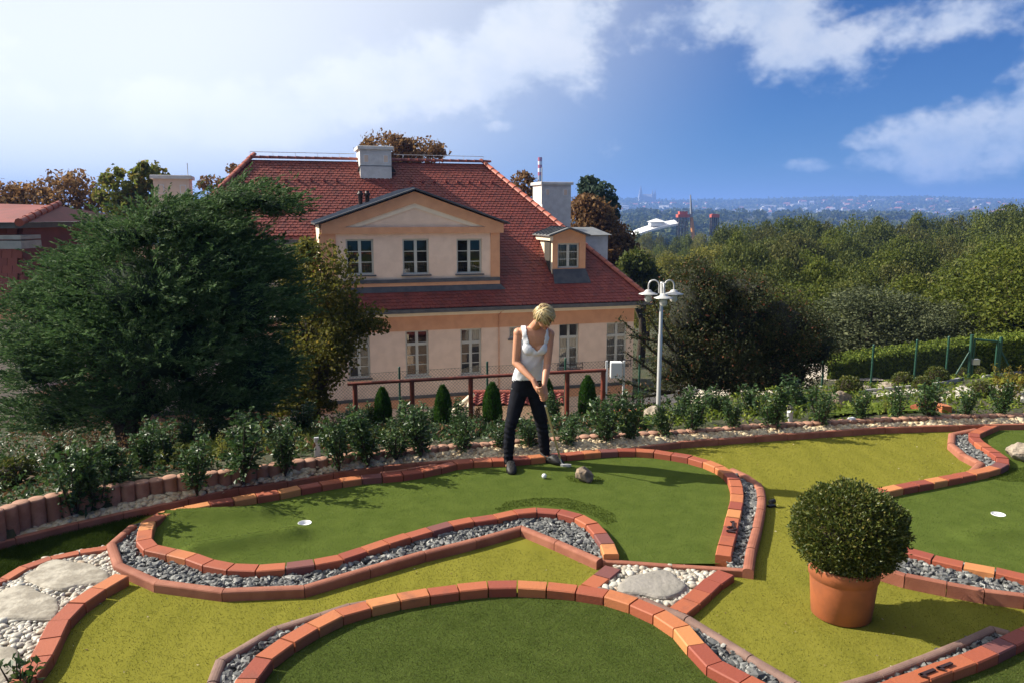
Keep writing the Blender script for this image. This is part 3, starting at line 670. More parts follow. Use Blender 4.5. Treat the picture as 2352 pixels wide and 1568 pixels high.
flagstone('flagstone', 'shaded flagstone in the near left corner of the pebble path', -10, 1520, 60, 40, m_flag, seed=5)
flagstone('stepping_slab', 'rough grey stepping slab in white pebbles before the main green', 1502, 1337, 76, 28, m_flag_grey, seed=4, z1=.055, cat='slab')

# palisade of half-round concrete stones
def palisade():
    root = empty('palisade_edging', (0, 8, 0), 0, 'row of scalloped concrete palisade stones behind the pebble bed', 'palisade')
    mb = MB(); w = .062; prof = [(w * .96, -.42), (w * .96, -.022), (w * 1.02, -.016), (w * 1.0, -.006), (w * .86, .0), (.0005, .003)]
    mb.lathe(prof, 14); me = mb.mesh('palisade_stone'); me.materials.append(m_pal)
    pts = np.array([(p[0], p[1]) for p in E_W]); zz = np.array([p[2] for p in E_W])
    seg = np.concatenate([[0], np.cumsum(np.linalg.norm(np.diff(pts, axis=0), axis=1))]); n = int(seg[-1] / .112)
    for i in range(n):
        q = i * .112 + .05; o = link('palisade_stone', me, root)
        o.location = (np.interp(q, seg, pts[:, 0]), np.interp(q, seg, pts[:, 1]) - 8, np.interp(q, seg, zz) + rnd.uniform(-.006, .006)); o.rotation_euler = (rnd.uniform(-.02, .02), rnd.uniform(-.02, .02), rnd.random() * 6)
palisade()

def rock(name, label, c, s, m, seed, cat='rock', rz=0, sub=3, cut=5, amp=.12):
    r = np.random.default_rng(seed); V, Fc = ico(sub)
    for _ in range(cut):
        d = r.normal(size=3); d /= np.linalg.norm(d); k = .55 + .3 * r.random(); ov = np.maximum(V @ d - k, 0); V = V - ov[:, None] * d * .9
    V = V * (1 + amp * np.sin(V[:, [1]] * 7 + seed) * np.sin(V[:, [2]] * 6 + V[:, [0]] * 5)) * np.array(s)
    o = link(name, npmesh(name, V, Fc, False), None, m); o.location = c; o.rotation_euler = (r.uniform(-.2, .2), r.uniform(-.2, .2), rz)
    return tag(o, label, cat)
c = G(1343, 1106, ZG); rock('rock', 'small angular brown rock on the green right of the ball', (c[0], c[1] + .03, ZG + .055), (.088, .07, .085), m_rock, 3)
c = G(2345, 1058, ZG); rock('rock', 'layered pale rock at the right edge on the far green', (c[0] + .05, c[1] + .05, ZG + .07), (.17, .13, .10), m_rock_pale, 8)

# ------------------------------------------------------------------ the house
HA = R(16.6); HO = np.array([0, 28.0, 0]); HX = np.array([math.cos(HA), math.sin(HA), 0]); HY = np.array([-math.sin(HA), math.cos(HA), 0])
def HP(u, v, o):
    """photo point -> (s, z) on the house's plane that lies o metres behind its front wall"""
    d = ray(u, v); C0 = np.array([0, 0, CH]); t = (o - np.dot(C0 - HO, HY)) / np.dot(d, HY); p = C0 + d * t
    return float(np.dot(p - HO, HX)), float(p[2])
def hrect(u0, u1, v0, v1, o):
    s0, _ = HP(u0, (v0 + v1) / 2, o); s1, _ = HP(u1, (v0 + v1) / 2, o); z1 = HP((u0 + u1) / 2, v0, o)[1]; z0 = HP((u0 + u1) / 2, v1, o)[1]
    return s0, s1, z0, z1
house = empty('villa', tuple(HO), HA, 'pink villa with red tiled hip roof and a wide pedimented dormer', 'house')
DR = 5.6; EO = -.45
sE, zE = HP(1497, 690, EO); sR, zR = HP(1110, 376, DR); sL, zRl = HP(575, 366, DR); zR = (zR + zRl) / 2
SLP = (zR - zE) / (DR - EO); cs = 1 / math.hypot(1, SLP); RL = (DR - EO) / cs
rz = lambda o: zE + (o - EO) * SLP
def roof_o(u, v):
    lo, hi = EO, DR
    for _ in range(50):
        m_ = (lo + hi) / 2
        if HP(u, v, m_)[1] > rz(m_): lo = m_
        else: hi = m_
    return lo
hipw = sE - sR; sLE = sL - hipw
GO = roof_o(955, 668)                       # front of the wide dormer
sG0, _ = HP(733, 560, GO); sG1, _ = HP(1147, 590, GO)
LW = 2.5                                    # the wall left of the wide dormer stands back
def sright(o): return sE - hipw * (o - EO) / (DR - EO)
def sleft(o): return sLE + hipw * (o - EO) / (DR - EO)

def house_body():
    zb = -5.6
    # roof deck: front, right hip, back, left hip
    D2 = 2 * DR - EO
    mb = MB(); e = -.02
    A = (sG0 - .3, EO, zE + e); B = (sE, EO, zE + e); Cq = (sR, DR, zR + e); Dq = (sL, DR, zR + e); ol = LW - .35
    mb.add([A, B, Cq, Dq, (sleft(ol), ol, rz(ol) + e), (sG0 - .3, ol, rz(ol) + e)], [(0, 1, 2, 3, 4, 5)])
    mb.add([B, (sE, D2, zE + e), Cq], [(0, 1, 2)])
    mb.add([(sE, D2, zE + e), (sLE, D2, zE + e), Dq, Cq], [(0, 1, 2, 3)])
    mb.add([(sLE, D2, zE + e), (sLE, EO, zE + e), Dq], [(0, 1, 2)])
    roof = mb.build('roof', m_tile, house)
    # soffit, gutter, cornice, band
    MB().box((sG0 - .3, EO - .06, zE - .16), (sE + .06, EO + .06, zE - .03)).build('gutter', m_metal_roof, house)
    zc1 = zE - .18; zc0 = HP(1100, 716, 0)[1]; zb0 = HP(1100, 753, 0)[1]
    MB().prism([(sLE + .3, zc0), (sE - .42, zc0), (sE - .42, zc1), (sLE + .3, zc1)], -.25, .3).box((sLE + .3, -.12, zc0 - .07), (sE - .40, .25, zc0 - .004)).build('cornice', m_cream, house)
    ops = []
    wins = [(932, 985, 759, 863), (1058, 1106, 755, 859), (1170, 1197, 751, 777), (1284, 1329, 743, 846), (1393, 1440, 741, 838), (800, 850, 764, 868)]
    recs = [hrect(*w, 0) for w in wins]
    s_l, s_r = sLE + .5, sE - .5
    def wallmesh(name, s0, s1, z0, z1, o, recs, m, depth=.14, parent=house):
        xs = sorted({s0, s1} | {r[0] for r in recs} | {r[1] for r in recs}); zs = sorted({z0, z1} | {r[2] for r in recs} | {r[3] for r in recs}); mb = MB()
        for a, b in zip(xs[:-1], xs[1:]):
            for c_, d in zip(zs[:-1], zs[1:]):
                cx, cz = (a + b) / 2, (c_ + d) / 2
                if any(r[0] < cx < r[1] and r[2] < cz < r[3] for r in recs): continue
                mb.add([(a, o, c_), (b, o, c_), (b, o, d), (a, o, d)], [(0, 1, 2, 3)])
        for r in recs:
            a, b, c_, d = r; q = o + depth
            mb.add([(a, o, c_), (a, q, c_), (a, q, d), (a, o, d)], [(0, 1, 2, 3)]); mb.add([(b, o, c_), (b, o, d), (b, q, d), (b, q, c_)], [(0, 1, 2, 3)])
            mb.add([(a, o, d), (a, q, d), (b, q, d), (b, o, d)], [(0, 1, 2, 3)]); mb.add([(a, o, c_), (b, o, c_), (b, q, c_), (a, q, c_)], [(0, 1, 2, 3)])
        return mb.build(name, m, parent, fix=False)
    zpl = lambda u: 0
    z_pl = HP(1000, 904, 0)[1]
    wallmesh('wall', s_l, s_r, z_pl, zb0, 0.0, recs, m_wall)
    MB().box((s_l, -.035, zb0), (s_r, .2, zc0 - .07)).build('orange_band', m_orange, house)
    MB().box((s_l - .05, -.10, z_pl - .10), (s_r + .05, .1, z_pl)).build('plinth_ledge', m_metal_roof, house)
    MB().box((s_l, -.06, z_pl - .42), (s_r, .1, z_pl - .10)).build('orange_plinth_band', m_orange, house)
    MB().box((s_l, -.03, zb), (s_r, .1, z_pl - .42)).build('basement_wall', m_wall, house)
    MB().box((s_r - .02, .004, zb), (s_r, D2 - .5, zE - .1)).build('side_wall', m_wall, house)
    MB().box((s_l, .004, zb), (s_l + .02, D2 - .5, zE - .1)).build('side_wall', m_wall, house)
    MB().box((s_l + .02, D2 - .52, zb), (s_r - .02, D2 - .5, zE - .1)).build('rear_wall', m_wall, house)
    # a shallow corner strip left of the first window
    sa, sb = HP(785, 800, 0)[0], HP(810, 800, 0)[0]
    MB().box((sa - .9, -.05, z_pl), (sa, .05, zb0)).build('corner_strip', m_wall, house)
    def window(rec, o, parts, sash=3, transom=None, curtain=None, sill=True, tilt=False, room=.8):
        a, b, c_, d = rec; w = .06; q = o + .09
        root = MB(); root.box((a, q, c_), (a + w, q + .06, d)); root.box((b - w, q, c_), (b, q + .06, d)); root.box((a + w, q, d - w), (b - w, q + .06, d)); root.box((a + w, q, c_), (b - w, q + .06, c_ + w))
        wn = root.build('window', m_frame, house)
        mid = (a + b) / 2; tz = None
        fb = MB(); fb.box((mid - .05, q - .008, c_ + w), (mid + .05, q + .05, d - w))
        if transom:
            tz = c_ + (d - c_) * transom; fb.box((a + w, q - .012, tz - .05), (b - w, q + .052, tz + .05))
        fb.build('mullion', m_frame, wn)
        top = (tz - .05) if tz else d - w
        for x0, x1 in ((a + w, mid - .05), (mid + .05, b - w)):
            for k in range(1, sash):
                z = c_ + w + (top - c_ - w) * k / sash; MB().box((x0, q + .006, z - .013), (x1, q + .045, z + .013)).build('glazing_bar', m_frame, wn)
            for k in range(sash):
                z0 = c_ + w + (top - c_ - w) * k / sash; z1 = c_ + w + (top - c_ - w) * (k + 1) / sash
                tl = rnd.uniform(-.006, .006)
                MB().add([(x0, q + .028 + tl, z0), (x1, q + .028 - tl, z0), (x1, q + .028 - tl, z1), (x0, q + .028 + tl, z1)], [(0, 1, 2, 3)]).build('pane', m_glass, wn)
            if tz:
                MB().add([(x0, q + .028, tz + .05), (x1, q + .028, tz + .05), (x1, q + .028 - (.12 if tilt else 0), d - w), (x0, q + .028 - (.12 if tilt else 0), d - w)], [(0, 1, 2, 3)]).build('pane', m_glass, wn)
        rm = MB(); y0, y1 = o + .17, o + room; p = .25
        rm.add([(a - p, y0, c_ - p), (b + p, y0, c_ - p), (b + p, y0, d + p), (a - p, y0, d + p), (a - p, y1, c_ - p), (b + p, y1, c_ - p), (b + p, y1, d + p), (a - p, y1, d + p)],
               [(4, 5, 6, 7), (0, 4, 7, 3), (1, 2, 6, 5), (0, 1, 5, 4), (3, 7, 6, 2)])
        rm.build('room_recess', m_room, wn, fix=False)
        if curtain:
            kind, fz0, fz1, m = curtain; n = 60; mb = MB(); zz0 = c_ + (d - c_) * fz0; zz1 = c_ + (d - c_) * fz1
            for i in range(n + 1):
                x = a + (b - a) * i / n; wv = .03 * math.sin(i * .9) + .015 * math.sin(i * 2.3); sag = .10 * abs(math.sin(i / n * math.pi * 2)) if kind == 'swag' else 0
                mb.v += [(x, o + .27 + wv, zz0 - sag), (x, o + .27 + wv * .6, zz1)]
            for i in range(n): mb.f.append((2 * i, 2 * i + 2, 2 * i + 3, 2 * i + 1)); mb.sm.append(True); mb.mi.append(0)
            mb.build('curtain', m, wn, fix=False)
        if sill: MB().box((a - .06, o - .10, c_ - .05), (b + .06, o + .09, c_ - .004)).build('sill', m_metal_roof if sill == 'dark' else m_frame, wn)
        return wn
    cur = [('flat', .0, .30, m_swag), ('flat', .66, 1.0, m_curtain), None, ('flat', 0, .66, m_curtain), ('flat', .0, .6, m_curtain), None]
    for i, r in enumerate(recs):
        if i == 2: window(r, 0, house, 1, None, None, 'dark')
        else: window(r, 0, house, 3, .70, cur[i], 'dark' if i >= 3 else True, tilt=(i == 3))
    # flower rails under two windows
    for i in (3, 4):
        a, b, c_, d = recs[i]; mb = MB()
        for z in (c_ + .06, c_ + .20): mb.tube([(a - .12, -.16, z), (b + .12, -.16, z)], .014, 6)
        for k in range(5): x = a - .1 + (b - a + .2) * k / 4; mb.tube([(x, -.16, c_ - .05), (x, -.16, c_ + .26)], .010, 6)
        mb.build('flower_rail', m_dark_iron, house)
    # downpipe
    sd, _ = HP(1146, 800, -.05); MB().tube([(sd, -.06, z_pl - 2), (sd, -.06, zc0 - .1)], .018, 8).tube([(sd + .16, -.06 - .3, zE - .1), (sd, -.06, zc0 - .12)], .018, 8).build('downpipe', m_orange, house)

    # ---- wide dormer with pediment
    zbase = HP(955, 641, GO)[1]; zped0 = HP(955, 536.5, GO)[1]; ztri0 = HP(955, 522, GO)[1]
    apx, apz = HP(953, 436, GO - .12); exl, ezl = HP(728, 514, GO - .12); exr, ezr = HP(1164, 515.5, GO - .12); ezm = (ezl + ezr) / 2; apx = (exl + exr) / 2
    wrec = [hrect(*w, GO) for w in ((795, 858.5, 549.7, 632), (925, 985.5, 549, 631), (1049, 1107, 549, 629))]
    zt = ezm + .02
    wallmesh('dormer_wall', sG0 + .02, sG1 - .02, zbase, zped0, GO, wrec, m_wall)
    sp0, sp1 = HP(772, 590, GO)[0], HP(1127, 590, GO)[0]
    for x0, x1 in ((sG0, sp0), (sp1, sG1)): MB().box((x0, GO - .06, zbase), (x1, GO + .1, zped0)).build('pilaster', m_orange, house)
    # pediment: outer orange gable with a recessed cream triangle
    tx0, _ = HP(790, 522, GO); tx1, _ = HP(1112, 522, GO); tz = HP(955, 467, GO - .1)[1]
    of, ob = GO - .14, GO + .12
    L = (exl + .12, zped0); Rr = (exr - .12, zped0); L2 = (exl + .12, ezm); R2 = (exr - .12, ezm); T = (apx, apz - .06); t0 = (tx0, ztri0); t1 = (tx1, ztri0); t2 = (apx, tz)
    mb = MB()
    def band(quad, y):
        mb.add([(p[0], y, p[1]) for p in quad], [tuple(range(len(quad)))])
    band([L, Rr, t1, t0], of); band([L, t0, L2], of); band([t1, Rr, R2], of); band([L2, t0, t2, T], of); band([t2, t1, R2, T], of)
    for a_, b_ in ((t0, t1), (t1, t2), (t2, t0)): mb.add([(a_[0], of, a_[1]), (b_[0], of, b_[1]), (b_[0], of + .09, b_[1]), (a_[0], of + .09, a_[1])], [(0, 1, 2, 3)])
    for a_, b_ in ((L, Rr), (Rr, R2), (R2, T), (T, L2), (L2, L)): mb.add([(a_[0], of, a_[1]), (a_[0], ob + 1.2, a_[1]), (b_[0], ob + 1.2, b_[1]), (b_[0], of, b_[1])], [(0, 1, 2, 3)])
    mb.build('pediment', m_orange, house, fix=False)
    MB().add([(t0[0], of + .09, t0[1]), (t1[0], of + .09, t1[1]), (t2[0], of + .09, t2[1])], [(0, 1, 2)]).build('tympanum', m_wall, house)
    k = .80; cxm, czm = apx, ztri0
    i0 = (cxm + (t0[0] - cxm) * k, ztri0 + .015); i1 = (cxm + (t1[0] - cxm) * k, ztri0 + .015); i2 = (cxm, ztri0 + (t2[1] - ztri0) * k)
    mb = MB()
    for qa, qb, ra, rb in ((t0, t2, i0, i2), (t2, t1, i2, i1)):
        mb.add([(p[0], of + .05, p[1]) for p in (qa, qb, rb, ra)], [(0, 1, 2, 3)])
        mb.add([(ra[0], of + .05, ra[1]), (rb[0], of + .05, rb[1]), (rb[0], of + .088, rb[1]), (ra[0], of + .088, ra[1])], [(0, 1, 2, 3)])
    mb.build('moulding', m_cream, house, fix=False)
    for r in wrec: window(r, GO, house, 3, None, ('swag', .0, .36, m_swag), 'dark')
    # cheeks
    ob2 = min(DR - .1, EO + (ezm - zE) / SLP + .3)
    for x in (sG0 + .02, sG1 - .02): MB().add([(x, GO, zbase), (x, ob2, zbase), (x, ob2, ezm), (x, GO, ezm)], [(0, 1, 2, 3)]).build('cheek', m_cream, house)
    # flashing and strips below
    s0, s1 = sG0 - .05, sG1 + .12; go = GO
    MB().box((s0, GO - .10, zbase - .12), (sG1, GO + .1, zbase)).build('base_flashing', m_metal_roof, house)
    MB().box((s0, GO - .07, zbase - .24), (sG1, GO + .1, zbase - .12)).build('base_strip', m_orange, house)
    zl = HP(955, 660, GO - .1)[1]; olow = roof_o(955, 674)
    MB().add([(s0, GO - .06, zbase - .235), (s1 - .1, GO - .06, zbase - .235), (s1 + .1, olow, rz(olow) + .05), (s0, olow, rz(olow) + .05)], [(0, 1, 2, 3)]).build('apron_flashing', m_metal_roof, house)
    # roof of the dormer: two sheets with standing seams
    oa = EO + (apz - zE) / SLP; oe = EO + (ezm - zE) / SLP; fo = GO - .32
    for sgn, xe in ((-1, exl - .08), (1, exr + .08)):
        th = .05
        p = [(apx, fo, apz), (xe, fo, ezm - .02), (xe, oe, ezm - .02), (apx, oa, apz)]
        mb = MB(); mb.add([(x, y, z + th) for x, y, z in p] + p, [(0, 1, 2, 3), (7, 6, 5, 4), (0, 4, 5, 1), (1, 5, 6, 2), (3, 2, 6, 7)])
        dr = mb.build('dormer_roof', m_metal_pale if False else m_metal_roof, house)
        nseam = 9
        for i in range(1, nseam):
            y0 = fo + (oa - fo) * i / nseam; f1 = 1 if y0 < oe else max(.02, (oa - y0) / (oa - oe)); xx = apx + (xe - apx) * f1; zz = apz + (ezm - .02 - apz) * f1
            MB().add([(apx, y0 - .015, apz + th), (apx, y0 + .015, apz + th), (apx, y0, apz + th + .05), (xx, y0 - .015, zz + th), (xx, y0 + .015, zz + th), (xx, y0, zz + th + .05)],
                     [(0, 3, 5, 2), (1, 2, 5, 4), (3, 4, 5), (0, 2, 1)]).build('seam', m_metal_pale, dr)
    for u in (827, 843):
        o = GO + 1.2; s_, z1 = HP(u, 432, o); _, z0 = HP(u, 466, o)
        MB().lathe([(.075, 0), (.075, z1 - z0 - .16), (.11, z1 - z0 - .15), (.11, z1 - z0 - .08), (.07, z1 - z0 - .07), (.07, z1 - z0)], 12, (s_, o, z0 - .1)).build('vent_pipe', m_dark_iron, house)
    # wall left of the wide dormer, under the higher eave
    zt_ = rz(LW - .35); MB().box((sLE + .6, LW, zE), (sG0, LW + .1, zt_ - .12)).build('set_back_wall', m_cream, house)
    MB().box((sleft(LW - .4), LW - .46, zt_ - .14), (sG0 - .1, LW - .34, zt_ + .02)).build('gutter', m_metal_roof, house)

    # ---- chimneys
    def chimney(u0, u1, vt, vb, o, depth, capu, m, fl=None):
        s0, z1 = HP(u0, vt, o); s1, z0 = HP(u1, vb, o)
        c_ = MB().box((s0, o, z0), (s1, o + depth, z1)).build('chimney', m, house)
        MB().bbox((s0 - .09, o - .09, z1), (s1 + .09, o + depth + .09, z1 + .13), .02).build('cap', m_white_wall, c_)
        w = (s1 - s0)
        for f in (.12, .74):
            for fr, dd, mm in ((.0, .006, m_white), (.02, .012, m_wall)): MB().box((s0 + w * f + fr, o - dd, z1 - .50 + fr), (s0 + w * f + .20 - fr, o + .02, z1 - .20 - fr)).build('flue_hatch', mm, c_)
        return c_, s0, s1
    oc = 4.75; c_, a, b = chimney(826, 900, 343, 412, oc, 1.25, None, m_white_wall)
    ofl = roof_o(862, 399)
    zz = HP(862, 381, oc)[1]; MB().add([(a - .02, oc - .03, zz), (b + .02, oc - .03, zz), (b + .22, ofl, rz(ofl) + .06), (a - .10, ofl, rz(ofl) + .06)], [(0, 1, 2, 3)]).build('chimney_flashing', m_metal_roof, house)
    c_, a, b = chimney(1245.5, 1310, 424.5, 560, 8.5, 1.4, None, m_white_wall)
    MB().tube([(a - .05, 8.4, HP(1240, 470, 8.4)[1]), (a - .05, 8.4, HP(1240, 385, 8.4)[1])], .02, 6).build('lightning_rod', m_steel, house)
    c_, a, b = chimney(351, 440, 411, 520, 3.0, 1.2, None, m_wall)
    MB().tube([(b - .02, 3.1, HP(440, 420, 3.1)[1]), (b - .02, 3.1, HP(440, 375, 3.1)[1])], .015, 6).build('lightning_rod', m_steel, house)

    # ---- small dormer on the right
    do = roof_o(1311, 637); fz0 = HP(1307, 618, do)[1]; w0, w1 = HP(1269, 575, do)[0], HP(1345, 575, do)[0]; ax, az_ = HP(1306, 526, do - .15); e0, ez0 = HP(1263, 543, do - .15); e1, ez1 = HP(1351, 541, do - .15); ez_ = (ez0 + ez1) / 2; ax = (e0 + e1) / 2
    rec = hrect(1281, 1331, 559, 616, do)
    dm = wallmesh('small_dormer_wall', w0, w1, fz0, ez_, do, [rec], m_orange)
    MB().add([(w0, do, ez_), (w1, do, ez_), (ax, do, az_)], [(0, 1, 2)]).build('small_dormer_gable', m_orange, house)
    window(rec, do, house, 3, None, ('flat', .0, .95, m_curtain), False)
    oa = EO + (az_ - zE) / SLP; oe = EO + (ez_ - zE) / SLP
    for x in (w0, w1): MB().add([(x, do, fz0 - .2), (x, oe + .2, ez_), (x, do, ez_)], [(0, 1, 2)]).build('cheek', m_cream, house)
    MB().add([(w0, do - .03, fz0), (w1, do - .03, fz0), (w1 + .12, do - .30, rz(do - .30) + .06), (w0 - .02, do - .30, rz(do - .30) + .06)], [(0, 1, 2, 3)]).build('apron_flashing', m_metal_roof, house)
    for x0, x1, y0 in ((w0, w1, do),): MB().box((w0 - .12, do - .06, ez_ - .18), (w0, oe, ez_ - .02)).build('eave_board', m_cream, house)
    for xe in (e0 - .05, e1 + .05):
        p = [(ax, do - .22, az_), (xe, do - .22, ez_ - .02), (xe, oe, ez_ - .02), (ax, oa, az_)]
        mb = MB(); mb.add([(x, y, z + .04) for x, y, z in p] + p, [(0, 1, 2, 3), (7, 6, 5, 4), (0, 4, 5, 1), (1, 5, 6, 2), (3, 2, 6, 7)])
        dr = mb.build('dormer_roof', m_metal_pale, house)
        for i in range(1, 6):
            y0 = do - .22 + (oa - do + .22) * i / 6; f1 = 1 if y0 < oe else max(.05, (oa - y0) / (oa - oe)); xx = ax + (xe - ax) * f1; z2 = az_ + (ez_ - .02 - az_) * f1
            MB().add([(ax, y0 - .015, az_ + .04), (ax, y0 + .015, az_ + .04), (ax, y0, az_ + .085), (xx, y0 - .015, z2 + .04), (xx, y0 + .015, z2 + .04), (xx, y0, z2 + .085)], [(0, 3, 5, 2), (1, 2, 5, 4), (3, 4, 5)]).build('seam', m_metal_roof, dr)
        MB().tube([(ax, do - .24, az_ + .03), (xe, do - .24, ez_ + .01)], .035, 6).build('verge', m_metal_roof, dr)
    # dormer on the right hip, seen past the corner
    q0, q1 = HP(1342, 545, 3.2), HP(1396, 566, 3.2); zt2 = HP(1370, 540, 3.2)[1]; zt3 = HP(1370, 523, 3.2)[1]
    MB().box((q0[0] - .6, 3.2, q1[1] - .6), (q1[0], 4.9, zt2)).build('hip_dormer_wall', m_white_wall, house)
    MB().add([(q0[0] - 1.2, 3.0, zt2), (q1[0] + .1, 3.0, zt2), (q1[0] - .35, 4.0, zt3), (q0[0] - 1.6, 4.0, zt3), (q0[0] - 1.2, 5.1, zt2), (q1[0] + .1, 5.1, zt2)], [(0, 1, 2, 3), (3, 2, 5, 4), (1, 5, 2)]).build('hip_dormer_roof', m_metal_pale, house)

    # ---- tiles
    W_, EX = .165, .147
    prof = [(-W_ / 2 + .004, .045), (-W_ * .36, .018), (-W_ * .18, .004), (0, 0), (W_ * .18, .004), (W_ * .36, .018), (W_ / 2 - .004, .045)]
    tv = [(x, y, .034) for x, y in prof] + [(x, y, .016) for x, y in prof] + [(W_ / 2 - .004, .19, .012), (-W_ / 2 + .004, .19, .012)]
    rows = []
    sn = math.sin(math.atan(SLP))
    nrow = int(RL / EX)
    place = []
    for k in range(nrow):
        r0 = k * EX; o = EO - .02 + r0 * cs; z = rz(o); a, b = sleft(o), sright(o)
        if o < LW - .3: a = sG0 - .25
        off = (k % 2) * W_ / 2; n0 = math.ceil((a - off) / W_); n1 = math.floor((b - .06 - off) / W_)
        for j in range(n0, n1 + 1):
            s_ = off + j * W_
            if sG0 + .1 < s_ < sG1 - .1 and GO + .1 < o < oe - .3: continue
            place.append((s_, o, z, k))
    PL = np.array(place); TV = np.array(tv)
    vis = [i for i, p in enumerate(place) if p[0] > sG1 + .15 and p[3] >= 0]
    vis = vis[:300]; vset = set(vis)
    rest = np.array([i for i in range(len(place)) if i not in vset])
    ux = TV[:, 0]; uy = TV[:, 1] * cs - TV[:, 2] * sn; uz = TV[:, 1] * sn + TV[:, 2] * cs
    tilef = [(0, 1, 2, 3, 4, 5, 6, 14, 15)]
    quads = [(i + 7, i + 8, i + 1, i) for i in range(6)]
    tris = [(0, 1, 15), (1, 2, 15), (2, 3, 15), (3, 4, 15), (4, 14, 15), (4, 5, 14), (5, 6, 14)] + [t for q in quads for t in ((q[0], q[1], q[2]), (q[0], q[2], q[3]))]
    dz = nr.normal(size=len(rest)) * .003; dt = nr.normal(size=len(rest)) * .004
    V = np.stack([ux[None] + PL[rest, 0][:, None] + dt[:, None], uy[None] + PL[rest, 1][:, None], uz[None] + PL[rest, 2][:, None] + dz[:, None]], 2).reshape(-1, 3)
    Fc = (np.array(tris)[None] + (np.arange(len(rest)) * 16)[:, None, None]).reshape(-1, 3)
    tag(link('roof_tiles', npmesh('roof_tiles', V, Fc), roof, m_tile), kind='stuff')
    me = npmesh('roof_tile', np.stack([ux, uy, uz], 1), np.array(tris)); me.materials.append(m_tile_single)
    for i in vis:
        o_ = link('roof_tile', me, roof); o_.location = (PL[i, 0] + rnd.gauss(0, .004), PL[i, 1], PL[i, 2] + rnd.gauss(0, .003))
    # ridge and hip tiles
    mb = MB(); L_ = .38; n = 8
    for e_, (y, r_) in enumerate(((0, .135), (L_, .115))):
        for i in range(n + 1): a = math.pi * i / n; mb.v.append((y, -r_ * math.cos(a), r_ * .8 * math.sin(a)))
    for i in range(n): mb.f.append((i, i + 1, n + 2 + i, n + 1 + i)); mb.sm.append(True); mb.mi.append(0)
    mb.f.append(tuple(range(n + 1))); mb.sm.append(False); mb.mi.append(0)
    rme = mb.mesh('ridge_tile'); rme.materials.append(m_ridge)
    for A_, B_ in (((sE, EO, zE + .02), (sR, DR, zR + .03)), ((sL, DR, zR + .04), (sR, DR, zR + .04)), ((sLE + hipw * .45, EO + (DR - EO) * .45, zE + (zR - zE) * .45), (sL, DR, zR + .03))):
        A_, B_ = Vector(A_), Vector(B_); d = B_ - A_; n_ = int(d.length / .34)
        for i in range(n_ + 1):
            o_ = link('ridge_tile', rme, roof); o_.location = A_ + d * (i * .34 / d.length)
            o_.rotation_euler = d.to_track_quat('X', 'Z').to_euler()
    # lightning conductor along the ridge, snow hooks
    mb = MB(); mb.tube([(sL, DR, zR + .28), (HP(815, 372, DR)[0], DR, zR + .28)], .012, 5).tube([(HP(905, 372, DR)[0], DR, zR + .28), (sR, DR, zR + .28)], .012, 5)
    for i in range(12): x = sL + (sR - sL) * i / 11; mb.tube([(x, DR, zR + .05), (x, DR, zR + .29)], .008, 5)
    mb.build('lightning_conductor', m_steel, roof)
    hook = MB().box((-.05, -.06, 0), (.05, .02, .07)).mesh('snow_hook'); hook.materials.append(m_tile_single)
    oh = DR - 1.0
    for i in range(20):
        x = sL + .3 + (sR - sL - .2) * i / 19
        if HP(800, 390, oh)[0] < x < HP(925, 390, oh)[0]: continue
        o_ = link('snow_hook', hook, roof); o_.location = (x, oh, rz(oh) + .03)
house_body()

def build_bounce_sheet():  # unseen pale sheet, added to bounce warm sunlight onto the shaded villa front
    xs = np.linspace(-10, 9, 30); ys = np.linspace(18.5, 29, 14); X, Y = np.meshgrid(xs, ys, indexing='ij'); V = np.stack([X, Y, H(X, Y) + .03], 2).reshape(-1, 3)
    a = np.array([i * 14 + j for i in range(29) for j in range(13)]); struct(link('bounce_sheet', npmesh('bounce_sheet', V, np.stack([a, a + 14, a + 15, a + 1], 1), True), None, mat('bounce_sheet_beige', (.46, .40, .32), .9, (.38, .33, .27), 2, .3, 20)))
build_bounce_sheet()
# ------------------------------------------------------------------ plants
def GT(u, v, y0=8.6):
    """photo point -> place on the sloping ground"""
    d = ray(u, v); y = np.arange(y0, 60, .04); q = np.array([0, 0, CH]) + d * (y / d[1])[:, None]
    k = np.nonzero(q[:, 2] <= H(q[:, 0], q[:, 1]))[0]
    return q[k[0] if len(k) else -1]
def tubes_limbs(mb, base, ends, r0, seed=0, n=7):
    r = random.Random(seed); base = np.array(base, float)
    for e in ends:
        e = np.array(e, float); d = e - base; L = np.linalg.norm(d)
        a = base + d * .35 + np.array([r.uniform(-.08, .08), r.uniform(-.08, .08), .06]) * L; b = base + d * .7 + np.array([r.uniform(-.08, .08), r.uniform(-.08, .08), .05]) * L
        mb.tube([base, a, b, e], [r0, r0 * .7, r0 * .4, r0 * .12], n)
def vblob(u, v, ru, rv, y, ry=None):
    """ellipsoid given by its outline in the photo and its distance"""
    c = P(u, v, y); px = F / math.hypot(y, CH - c[2]); return (c[0], c[1], c[2], ru / px, ry if ry else ru / px, rv / px)
def lumps(blobs, k, f=.38, seed=1):
    r = np.random.default_rng(seed); out = list(blobs)
    for b in blobs:
        for _ in range(k):
            d = r.normal(size=3); d /= np.linalg.norm(d); s = f * (.6 + .7 * r.random()); q = np.array(b[:3]) + d * np.array(b[3:6]) * .82
            out.append((q[0], q[1], q[2], b[3] * s, b[4] * s, b[5] * s))
    return out
